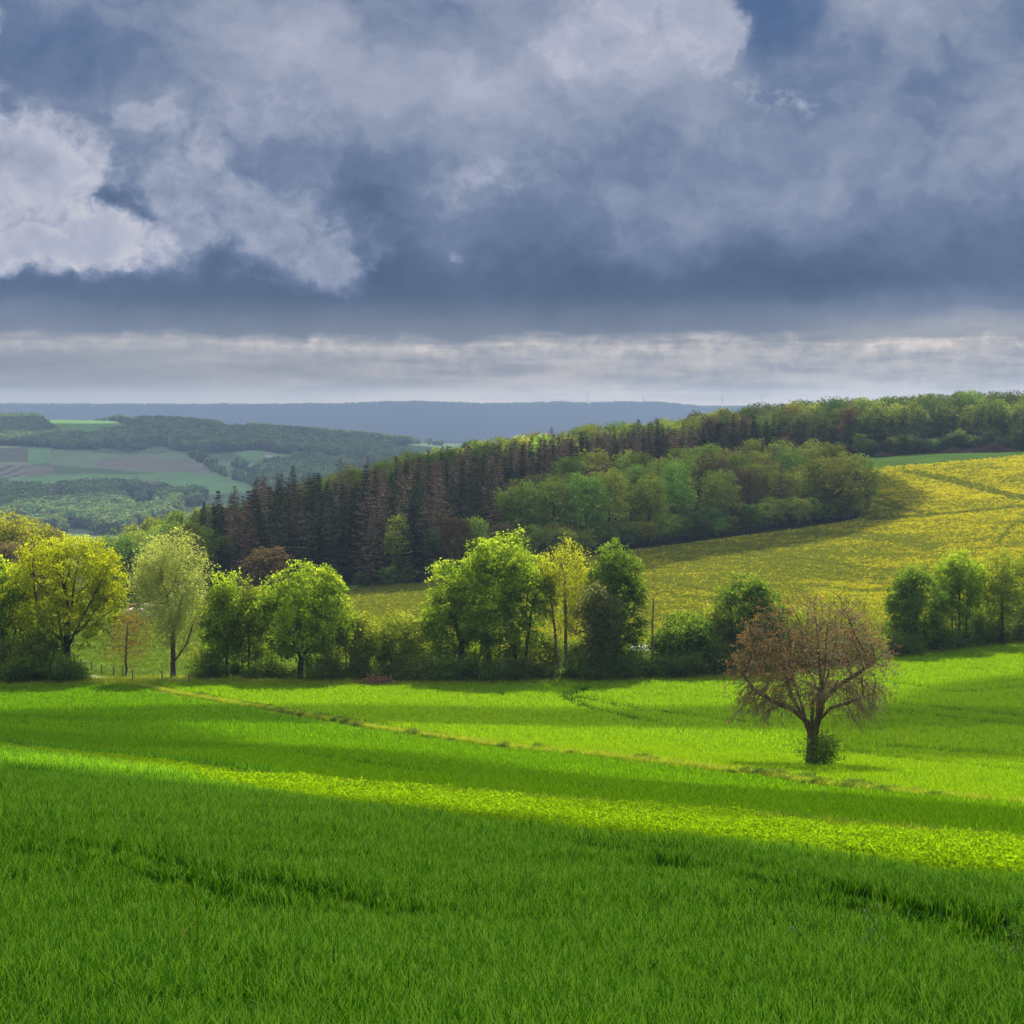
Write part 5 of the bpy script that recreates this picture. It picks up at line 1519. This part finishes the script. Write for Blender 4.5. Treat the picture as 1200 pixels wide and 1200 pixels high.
def rapeseed():
    r = np.random.default_rng(31)
    def clump(nm, mat, lo, hi, n=18):
        V, F_, T = leaves(r, r.normal(size=(n, 3)) * np.array([.2, .2, .10]) + np.array([0, 0, .48]), 3, .05, .13, None, .9, .4, 0, .8)
        return mk(nm, (V, F_, lo + T * (hi - lo)), M[mat])
    yel = [clump('rape_plant', 'rape_flower', .35, 1.0) for _ in range(4)]
    grn = [clump('rape_plant', 'rape_green', .0, 1.0) for _ in range(4)]
    n = 760000
    y = np.sqrt(r.uniform(285 ** 2, 760 ** 2, n)); X = r.uniform(385, 1260, n); x = (X - 600) / 2500 * y
    keep = r.random(n) < np.clip((420 / y) ** 2, .35, 1.0)
    X, y, x = X[keep], y[keep], x[keep]
    z = H(x, y); PX, PY = seen(x, y, z)
    m = pip(PX, PY, RAPE_POLY) & (y > HEDGE(x) + 10) & (y < 760)
    x, y, z, PX, PY = x[m], y[m], z[m], PX[m], PY[m]
    v = rape_yellow(PX, PY, x, y)
    isy = r.random(len(x)) < .08 + .84 * v
    ln = np.zeros(len(x))
    for l in RAPE_LINES: ln = np.maximum(ln, sstep(3.2, 1.4, seg_dist(PX, PY, l)))
    keep = r.random(len(x)) > ln * .85
    sc = np.clip(y / 420, .8, 1.6) * r.uniform(.7, 1.2, len(x))
    for nm, mm, pr, lab in (('rapeseed_crop', isy & keep, yel, 'rapeseed in yellow flower covering the slope below the woods'), ('rapeseed_crop', ~isy & keep, grn, 'green rapeseed not yet in flower between the yellow patches')):
        P = np.stack([x[mm], y[mm], z[mm] - .05], 1)
        gn_scatter(nm, P, sc[mm], r.uniform(0, 6.28, len(P)), pr, .12, 'stuff', lab, 'rapeseed', 19)
    print('rape', len(x))
rapeseed()
# ------------------------------------------------------------------ small things
def bm_mesh(name, bm, mat, smooth=False):
    me = bpy.data.meshes.new(name); bm.to_mesh(me); bm.free()
    if smooth: me.polygons.foreach_set('use_smooth', np.ones(len(me.polygons), bool))
    me.materials.append(mat)
    return me
def add_box(bm, c, s, rz=0.0, taper=1.0):
    r = bmesh.ops.create_cube(bm, size=1)
    for v in r['verts']:
        k = taper if v.co.z > 0 else 1.0
        x, y, z = v.co.x * s[0] * k, v.co.y * s[1] * k, v.co.z * s[2]
        v.co = Vector((c[0] + x * math.cos(rz) - y * math.sin(rz), c[1] + x * math.sin(rz) + y * math.cos(rz), c[2] + z))
    return r['verts']

# the wire fence in the gap of the hedge
def fence():
    spots = [(88, 784.5, 1.25), (95, 785, 1.3), (107, 786, 1.15), (119, 789, 1.0), (133, 793, 1.2), (144, 796, 1.35), (155, 800, 1.45), (190, 801, 1.45), (221, 803, 1.3)]
    g0 = gp(spots[0][0], spots[0][1])
    o = empty('wire_fence', g0)
    tag(o, 'wooden post and wire fence crossing the gap by the golden tree', 'fence')
    tops = []
    r = random.Random(4)
    for X, Y, h in spots:
        g = gp(X, Y)
        P = np.array([(0, 0, -.3), (r.uniform(-.03, .03), r.uniform(-.03, .03), h * .6), (r.uniform(-.06, .06), r.uniform(-.04, .04), h)])
        me = mk('post', tubes(P, np.array([-1, 0, 1]), np.array([.085, .08, .075]), 7), M['post'], True)
        # a sawn top
        link('post', me, o, loc=g - g0)
        tops.append((g - g0, h))
    for lv in (.35, .62, .9):
        P, par = [], []
        for (q, h) in tops:
            P.append((q.x, q.y, q.z + h * lv)); par.append(len(P) - 2)
        P = np.array(P); par = np.array(par)
        link('wire', mk('wire', tubes(P, par, np.full(len(P), .008), 4, 4, 0.0), M['wire']), o)
fence()

# grazing cows
def cow_mesh(mat, pose):
    """one continuous body: skin over a skeleton. pose: 'graze', 'stand' or 'lie'; faces +X"""
    lie = pose == 'lie'
    b = .52 if lie else .98                       # height of the spine over the ground, less the barrel
    J, E, Rr = [], [], []
    def j(p, r, parent=None):
        J.append(p); Rr.append(r)
        if parent is not None: E.append((parent, len(J) - 1))
        return len(J) - 1
    pel = j((-.62, 0, b + .02), (.27, .29))
    mid = j((-.1, 0, b - .06), (.34, .37), pel)
    sh = j((.5, 0, b), (.28, .34), mid)
    if pose == 'graze':
        n1 = j((.86, 0, b - .08), (.17, .22), sh); n2 = j((1.12, 0, b - .42), (.13, .16), n1)
        h1_ = j((1.26, 0, b - .66), (.11, .13), n2); h2 = j((1.38, 0, .14), (.075, .08), h1_)
    else:
        n1 = j((.84, 0, b + .14), (.16, .2), sh); n2 = j((1.06, 0, b + .34), (.125, .15), n1)
        h1_ = j((1.25, 0, b + .34), (.11, .12), n2); h2 = j((1.5, 0, b + .16), (.075, .08), h1_)
    for s in (-1, 1):
        j((h1_ and J[h1_][0] - .06, .2 * s, J[h1_][2] + .07), (.035, .05), h1_)      # ear
        if lie:
            k = j((.62, .28 * s, .22), (.1, .1), sh); j((.86, .26 * s, .1), (.06, .06), k)
            k = j((-.7, .34 * s, .24), (.15, .15), pel); j((-.35, .42 * s, .1), (.06, .06), k)
        else:
            k = j((.52, .17 * s, .56), (.1, .1), sh); k = j((.55, .17 * s, .3), (.055, .06), k); j((.54, .17 * s, .03), (.06, .06), k)
            k = j((-.66, .19 * s, .66), (.15, .13), pel); k = j((-.82, .18 * s, .42), (.07, .06), k); k = j((-.76, .18 * s, .2), (.05, .05), k); j((-.74, .18 * s, .03), (.06, .06), k)
    t = j((-.92, 0, b + .08), (.05, .05), pel); j((-1.0, 0, b - .35), (.03, .03), t)
    me = bpy.data.meshes.new('cow'); me.from_pydata(J, E, [])
    o = bpy.data.objects.new('cow', me); COL.objects.link(o)
    md = o.modifiers.new('skin', 'SKIN'); md.use_smooth_shade = True
    for i, v in enumerate(me.skin_vertices[0].data):
        v.radius = Rr[i]; v.use_root = (i == 0)
    sb = o.modifiers.new('sub', 'SUBSURF'); sb.levels = 1; sb.render_levels = 1
    dg = bpy.context.evaluated_depsgraph_get()
    m2 = bpy.data.meshes.new_from_object(o.evaluated_get(dg))
    bpy.data.objects.remove(o)
    m2.materials.clear(); m2.materials.append(mat); m2.name = 'cow'
    return m2
def patch_mat(name, c1, c2, thr):
    m, nt, out = new_mat(name)
    tc = nt.node('ShaderNodeTexCoord')
    f = nt.noise(tc.outputs['Object'], 1.6, 2, .4)
    c = nt.mixc(nt.smooth(f, thr - .03, thr + .03), c1, c2)
    p = nt.node('ShaderNodeBsdfPrincipled'); nt.put(p.inputs['Base Color'], c); p.inputs['Roughness'].default_value = .8
    nt.put(out.inputs[0], p.outputs[0]); return m
cm_a = patch_mat('cow_pied', (.55, .42, .33), (.26, .12, .06), .55)
cm_b = patch_mat('cow_brown', (.22, .09, .05), (.28, .13, .07), .5)
cm_c = patch_mat('cow_cream', (.62, .5, .38), (.5, .36, .26), .5)
CG = [cow_mesh(cm_a, 'graze'), cow_mesh(cm_b, 'stand'), cow_mesh(cm_c, 'stand'), cow_mesh(cm_c, 'lie'), cow_mesh(cm_a, 'stand')]
for X, Y, k, rz, lab in [
    (151.5, 721, 4, 1.1, 'white and brown cow standing at the left of the herd beside the golden tree'),
    (157, 714.5, 1, .2, 'dark brown cow at the back of the herd left of the willow'),
    (166, 720.5, 0, 2.6, 'pale patched cow grazing between the brown cow and the willow'),
    (170, 715, 2, .1, 'cream cow standing broadside behind the pale patched cow'),
    (177.5, 715.5, 0, 1.9, 'small patched cow grazing just left of the willow crown'),
    (184, 713.5, 3, .3, 'cream cow lying down behind the left of the willow crown'),
    (185, 719, 4, 2.9, 'reddish patched cow standing seen through the willow twigs'),
    (175, 724, 3, .0, 'pale cow lying in the grass in front of the herd'),
    (208, 718, 2, .4, 'cream cow seen through the willow right of its trunk')]:
    g = gp(X, Y)
    tag(link('cow', CG[k], loc=g, rz=rz, sc=1.0), lab, 'cow', 'cows on the meadow')

# heaps of brushwood by the high wood
def brush(name, loc, L, W, Hh, n, mat, label, seed, cat='brush pile'):
    r = np.random.default_rng(seed)
    P, par, rad = [], [], []
    for i in range(n):
        t = r.uniform(-1, 1); px = t * L / 2; py = r.normal() * W * .22
        top = Hh * (1 - abs(t) ** 2.5) * (.75 + .35 * math.sin(t * 5 + seed))
        pz = r.uniform(0, max(top, .1))
        d = unit(np.array([r.normal(), r.normal() * .5, r.normal() * .38]))
        ln = r.uniform(1.0, 3.0)
        a = np.array([px, py, pz]); k = len(P)
        P += [a - d * ln * .5, a + r.normal(size=3) * .08, a + d * ln * .5]
        par += [-1, k, k + 1]; q = r.uniform(.03, .085); rad += [q, q * .8, q * .45]
    P = np.array(P); P[:, 2] = np.maximum(P[:, 2], .02)
    o = link(name, mk(name, tubes(P, np.array(par), np.array(rad), 5, 4, .02), mat, True), loc=loc)
    tag(o, label, cat)
bm_ = plain_mat('brushwood', (.07, .045, .035), (.16, .10, .08), 2.5, .95)
brush('brush_pile', at(1162, 737), 17, 6, 2.6, 900, bm_, 'long high heap of brown brushwood before the high wood', 1)
brush('brush_pile', at(1120, 736), 9, 5, 1.5, 420, bm_, 'lower brown brush heap at the left end of the long one', 2)
brush('brush_pile', at(1035, 738), 5, 4, 1.4, 300, bm_, 'small brown brush heap beside the round pale bush', 3)
bm_r = plain_mat('rusty_logs', (.10, .045, .03), (.24, .12, .08), 2.5, .95)
brush('log_pile', gp(443, 803.5) + Vector((0, 0, 0)), 3.0, 1.2, .75, 150, bm_r, 'small heap of reddish logs in the gap at the hedge foot', 4, 'log pile')

# masts and turbines on the skyline
def mast(X, y, top, label, w=2.2, blob=False):
    g = at(X, y); h = iz(y, top) - g.z
    bm = bmesh.new()
    o = empty('radio_mast', g); tag(o, label, 'mast')
    for k in range(3):
        a = k * 2.094
        P = np.array([(math.cos(a) * w * .6, math.sin(a) * w * .6, -2), (math.cos(a) * w * .3, math.sin(a) * w * .3, h * .6), (math.cos(a) * .15, math.sin(a) * .15, h)])
        link('strut', mk('strut', tubes(P, np.array([-1, 0, 1]), np.array([.5, .45, .3]), 5, 5, 0), M['wire']), o)
    for i in range(12):
        z = h * (i + .5) / 12; add_box(bm, (0, 0, z), (w * (1 - i / 13) * .9, w * (1 - i / 13) * .9, .35), i * .4)
    if blob:
        add_box(bm, (0, 0, h * .55), (4.4, 4.4, 3.2)); add_box(bm, (0, 0, h * .8), (3.2, 3.2, 2.4))
    link('platform', bm_mesh('platform', bm, M['wire']), o)
mast(689, 7900, 459, 'tall thin radio mast on the far blue ridge above the conifers', 2.6)
mast(754, 7900, 464, 'thicker telecom mast with platforms on the far ridge', 3.4, True)
M['turbine'] = plain_mat('turbine_paint', (.62, .63, .65), (.7, .7, .7), 1, .5)
def turbine(X, y, top, label, spin):
    g = at(X, y); hub = iz(y, top) - g.z
    o = empty('wind_turbine', g); tag(o, label, 'wind turbine')
    link('tower', mk('tower', tubes(np.array([(0, 0, -2), (0, 0, hub * .5), (0, 0, hub)], float), np.array([-1, 0, 1]), np.array([1.9, 1.5, 1.0]), 10), M['turbine'], True), o)
    bm = bmesh.new(); add_box(bm, (0, .6, hub + .6), (2.6, 6.5, 2.6)); link('nacelle', bm_mesh('nacelle', bm, M['turbine']), o)
    for k in range(3):
        a = spin + k * 2.094; d = np.array([math.sin(a), 0, math.cos(a)]); c = np.array([0, -3.2, hub + .6])
        P = np.array([c, c + d * 5, c + d * 14, c + d * 22])
        link('blade', mk('blade', tubes(P, np.array([-1, 0, 1, 2]), np.array([.6, 1.1, .75, .12]), 6), M['turbine'], True), o)
turbine(846, 7900, 465, 'slim wind turbine rising behind the left end of the high wood', .3)
turbine(893, 7900, 465, 'wind turbine mostly sunk behind the tree tops of the high wood', 1.0)

# white farmhouse far down the valley
def farmhouse(X, Y):
    g = gp(X, Y)
    o = empty('farmhouse', g, .25, .6); tag(o, 'tiny white farm building among fields in the far valley', 'house')
    white = plain_mat('whitewash', (.6, .6, .58), (.72, .71, .68), .4, .9); tile = plain_mat('slate', (.12, .11, .12), (.2, .18, .18), 1, .8)
    bm = bmesh.new(); add_box(bm, (0, 0, 1.6), (16, 8, 4.4)); link('wall', bm_mesh('wall', bm, white), o)
    bm = bmesh.new()
    v = [bm.verts.new(p) for p in [(-8.4, -4.6, 3.8), (8.4, -4.6, 3.8), (8.4, 4.6, 3.8), (-8.4, 4.6, 3.8), (-8.4, 0, 6.4), (8.4, 0, 6.4)]]
    for f in ((0, 1, 5, 4), (2, 3, 4, 5), (0, 4, 3), (1, 2, 5), (0, 3, 2, 1)): bm.faces.new([v[i] for i in f])
    link('roof', bm_mesh('roof', bm, tile), o)
    wm = plain_mat('window_dark', (.03, .03, .04), (.05, .05, .06), 1, .3)
    for i in range(4):
        bm = bmesh.new(); add_box(bm, (-5.4 + i * 3.6, -4.02, 2.2), (1.2, .12, 1.5)); link('window', bm_mesh('window', bm, wm), o)
farmhouse(316, 535)

# things half seen through the row: a white car and a low shed
def car(loc, rz):
    paint = plain_mat('car_paint', (.6, .62, .66), (.66, .68, .7), 1, .25); glass = plain_mat('car_glass', (.02, .025, .03), (.03, .035, .04), 1, .1)
    rub = plain_mat('rubber', (.015, .015, .015), (.03, .03, .03), 2, .9)
    o = empty('parked_car', loc, rz); tag(o, 'white car parked behind the bushes left of the tall green maples', 'car')
    prof = [(-2.1, .35), (-2.15, .8), (-1.75, .95), (-1.25, 1.42), (.35, 1.45), (1.05, .98), (1.95, .82), (2.1, .55), (2.05, .32)]
    bm = bmesh.new()
    A = [bm.verts.new((x, -.82 + (.12 if z > 1 else 0), z)) for x, z in prof]; B = [bm.verts.new((x, .82 - (.12 if z > 1 else 0), z)) for x, z in prof]
    bm.faces.new(A); bm.faces.new(B[::-1])
    for i in range(len(prof)):
        k = (i + 1) % len(prof); bm.faces.new((A[k], A[i], B[i], B[k]))
    bmesh.ops.recalc_face_normals(bm, faces=bm.faces)
    link('body', bm_mesh('body', bm, paint), o)
    for sy in (-1, 1):
        bm = bmesh.new()
        v = [bm.verts.new((x, sy * y_, z)) for x, y_, z in [(-1.2, .815, 1.0), (.75, .815, 1.0), (.3, .725, 1.36), (-1.05, .725, 1.34)]]
        bm.faces.new(v); link('window', bm_mesh('window', bm, glass), o)
        for x in (-1.35, 1.3):
            P = np.array([(x, sy * .7, .32), (x, sy * .9, .32)], float)
            bm = bmesh.new(); bmesh.ops.create_cone(bm, cap_ends=True, segments=16, radius1=.32, radius2=.32, depth=.2, matrix=Matrix.Translation((x, sy * .78, .32)) @ Matrix.Rotation(R(90), 4, 'X'))
            link('wheel', bm_mesh('wheel', bm, rub), o)
car(at(521, 268, .02), .15)
def shed(loc):
    o = empty('field_shed', loc, .1); tag(o, 'low wooden shed with pale grey roof behind the bare pole', 'shed')
    wood = M['post']; roof = plain_mat('sheet_roof', (.34, .33, .35), (.46, .45, .47), 1.5, .6)
    bm = bmesh.new(); add_box(bm, (0, 0, .9), (3.6, 2.2, 2.2)); link('wall', bm_mesh('wall', bm, wood), o)
    bm = bmesh.new()
    v = [bm.verts.new(p) for p in [(-2.1, -1.4, 1.95), (2.1, -1.4, 1.95), (2.1, 1.4, 1.95), (-2.1, 1.4, 1.95), (-1.9, 0, 2.6), (1.9, 0, 2.6)]]
    for f in ((0, 1, 5, 4), (2, 3, 4, 5), (0, 4, 3), (1, 2, 5), (0, 3, 2, 1)): bm.faces.new([v[i] for i in f])
    link('roof', bm_mesh('roof', bm, roof), o)
    bm = bmesh.new(); add_box(bm, (-.6, -1.115, .75), (.9, .05, 1.8)); link('door', bm_mesh('door', bm, M['bark_grey']), o)
shed(at(757, 268))

# weeds standing out of the wheat, and dark tussocks along the ditch
def weed(X, Y, h, seed, label, n=26):
    r = np.random.default_rng(seed)
    o = empty('weed', gp(X, Y)); tag(o, label, 'weed')
    P, par, rad, C = [(0, 0, -.05)], [-1], [.006], []
    for i in range(1, 8):
        P.append((r.normal() * .012 * i, r.normal() * .012 * i, h * i / 7)); par.append(i - 1); rad.append(.006 - .0005 * i)
    for i in range(2, 8):
        for k in range(2):
            t = r.random() * 6.28
            P.append((P[i][0] + math.cos(t) * .09, P[i][1] + math.sin(t) * .09, P[i][2] + .05)); par.append(i); rad.append(.003); C.append(P[-1])
    link('stem', mk('stem', tubes(np.array(P, float), np.array(par), np.array(rad), 5, 4, .001), M['weed']), o)
    link('foliage', mk('foliage', leaves(r, np.array(C, float), 6, .02, .04, None, .6, .5, .3, .45), M['weed']), o)
weed(1024, 1143, .52, 1, 'bushy grey green weed standing above the wheat at the lower right')
weed(937, 1138, .42, 2, 'smaller drooping weed in the wheat left of the bushy one')
weed(1186, 1165, .5, 3, 'tall thin weed in the wheat at the right picture edge')
weed(1196, 1150, .45, 5, 'second thin weed right beside the tall one at the picture edge')
def bent_stalk():
    g = gp(231, 1136); h = .62
    P = [(0, 0, -.05), (0, 0, .2), (.002, 0, .38), (-.005, 0, .48), (-.03, 0, .55), (-.075, .0, .585), (-.14, 0, .59)]
    o = empty('grass_stalk', g); tag(o, 'single dry grass stalk bent over to the left above the wheat', 'grass stalk')
    link('stem', mk('stem', tubes(np.array(P, float), np.arange(-1, 6), np.array([.006, .006, .0055, .006, .007, .008, .004]), 6, 6, 0), M['bank_grass'], True), o)
    r = np.random.default_rng(8)
    link('leaf', mk('leaf', leaves(r, np.array([(-.06, 0, .3), (-.09, 0, .27), (.03, 0, .16), (-.03, 0, .34)]), 1, .01, .22, None, .2, .4, .8, .1), M['bank_grass']), o)
bent_stalk()
TUS = []
for i in range(4):
    r = np.random.default_rng(700 + i)
    C = in_lobes(r, [(0, 0, .22, .75, .5, .3)], 60, .4); C[:, 2] = np.abs(C[:, 2])
    TUS.append(mk('tussock', leaves(r, C, 16, .09, .13, None, .2, .5, 0, .35), M['leaf_shrub']))
def tussock(X, Y, s, k, lab, grp):
    tag(link('tussock', TUS[k], loc=gp(X, Y), rz=k * 1.3, sc=s), lab, 'weed clump', grp)
for X, Y, s, k in [(756, 893, 1.0, 0), (748, 892, .8, 1), (766, 895, .7, 2)]: tussock(X, Y, s, k, 'low dark weed clump on the ditch bank left of the walnut', 'dark weeds left of the walnut')
for X, Y, s, k in [(1031, 930, 1.0, 1), (1040, 932, .55, 0)]: tussock(X, Y, s, k, 'dark weed clump on the ditch bank right of the walnut', 'dark weeds right of the walnut')
tr_ = random.Random(6)
for i in range(150):
    X = tr_.choice([tr_.uniform(230, 480), tr_.uniform(300, 420), tr_.uniform(480, 1195), tr_.uniform(860, 1100)])
    x0 = (X - 600) / 2500
    # walk down to the ditch under that column
    yy_ = np.linspace(90, 240, 600); d = yy_ - DITCH(x0 * yy_); y = yy_[np.argmin(np.abs(d))]
    y += tr_.gauss(0, 1.1) + .2
    tag(link('tussock', TUS[tr_.randrange(4)], loc=(x0 * y, y, h1(x0 * y, y)), rz=tr_.random() * 6, sc=tr_.triangular(.3, 1.15, .5)), 'small green weed tuft along the ditch between the fields', 'weed clump', 'weed tufts along the ditch')
# ------------------------------------------------------------------ render settings
S.render.engine = 'CYCLES'
cy = S.cycles
cy.max_bounces = 7; cy.diffuse_bounces = 3; cy.glossy_bounces = 2; cy.transmission_bounces = 4
cy.transparent_max_bounces = 8; cy.volume_bounces = 0
cy.caustics_reflective = False; cy.caustics_refractive = False
cy.sample_clamp_indirect = 6
cy.use_denoising = True
try:
    cy.denoiser = 'OPENIMAGEDENOISE'
    cy.denoising_input_passes = 'RGB_ALBEDO_NORMAL'
    cy.denoising_prefilter = 'ACCURATE'
except Exception: pass
cy.use_adaptive_sampling = True; cy.adaptive_threshold = 0.008
S.render.use_persistent_data = False
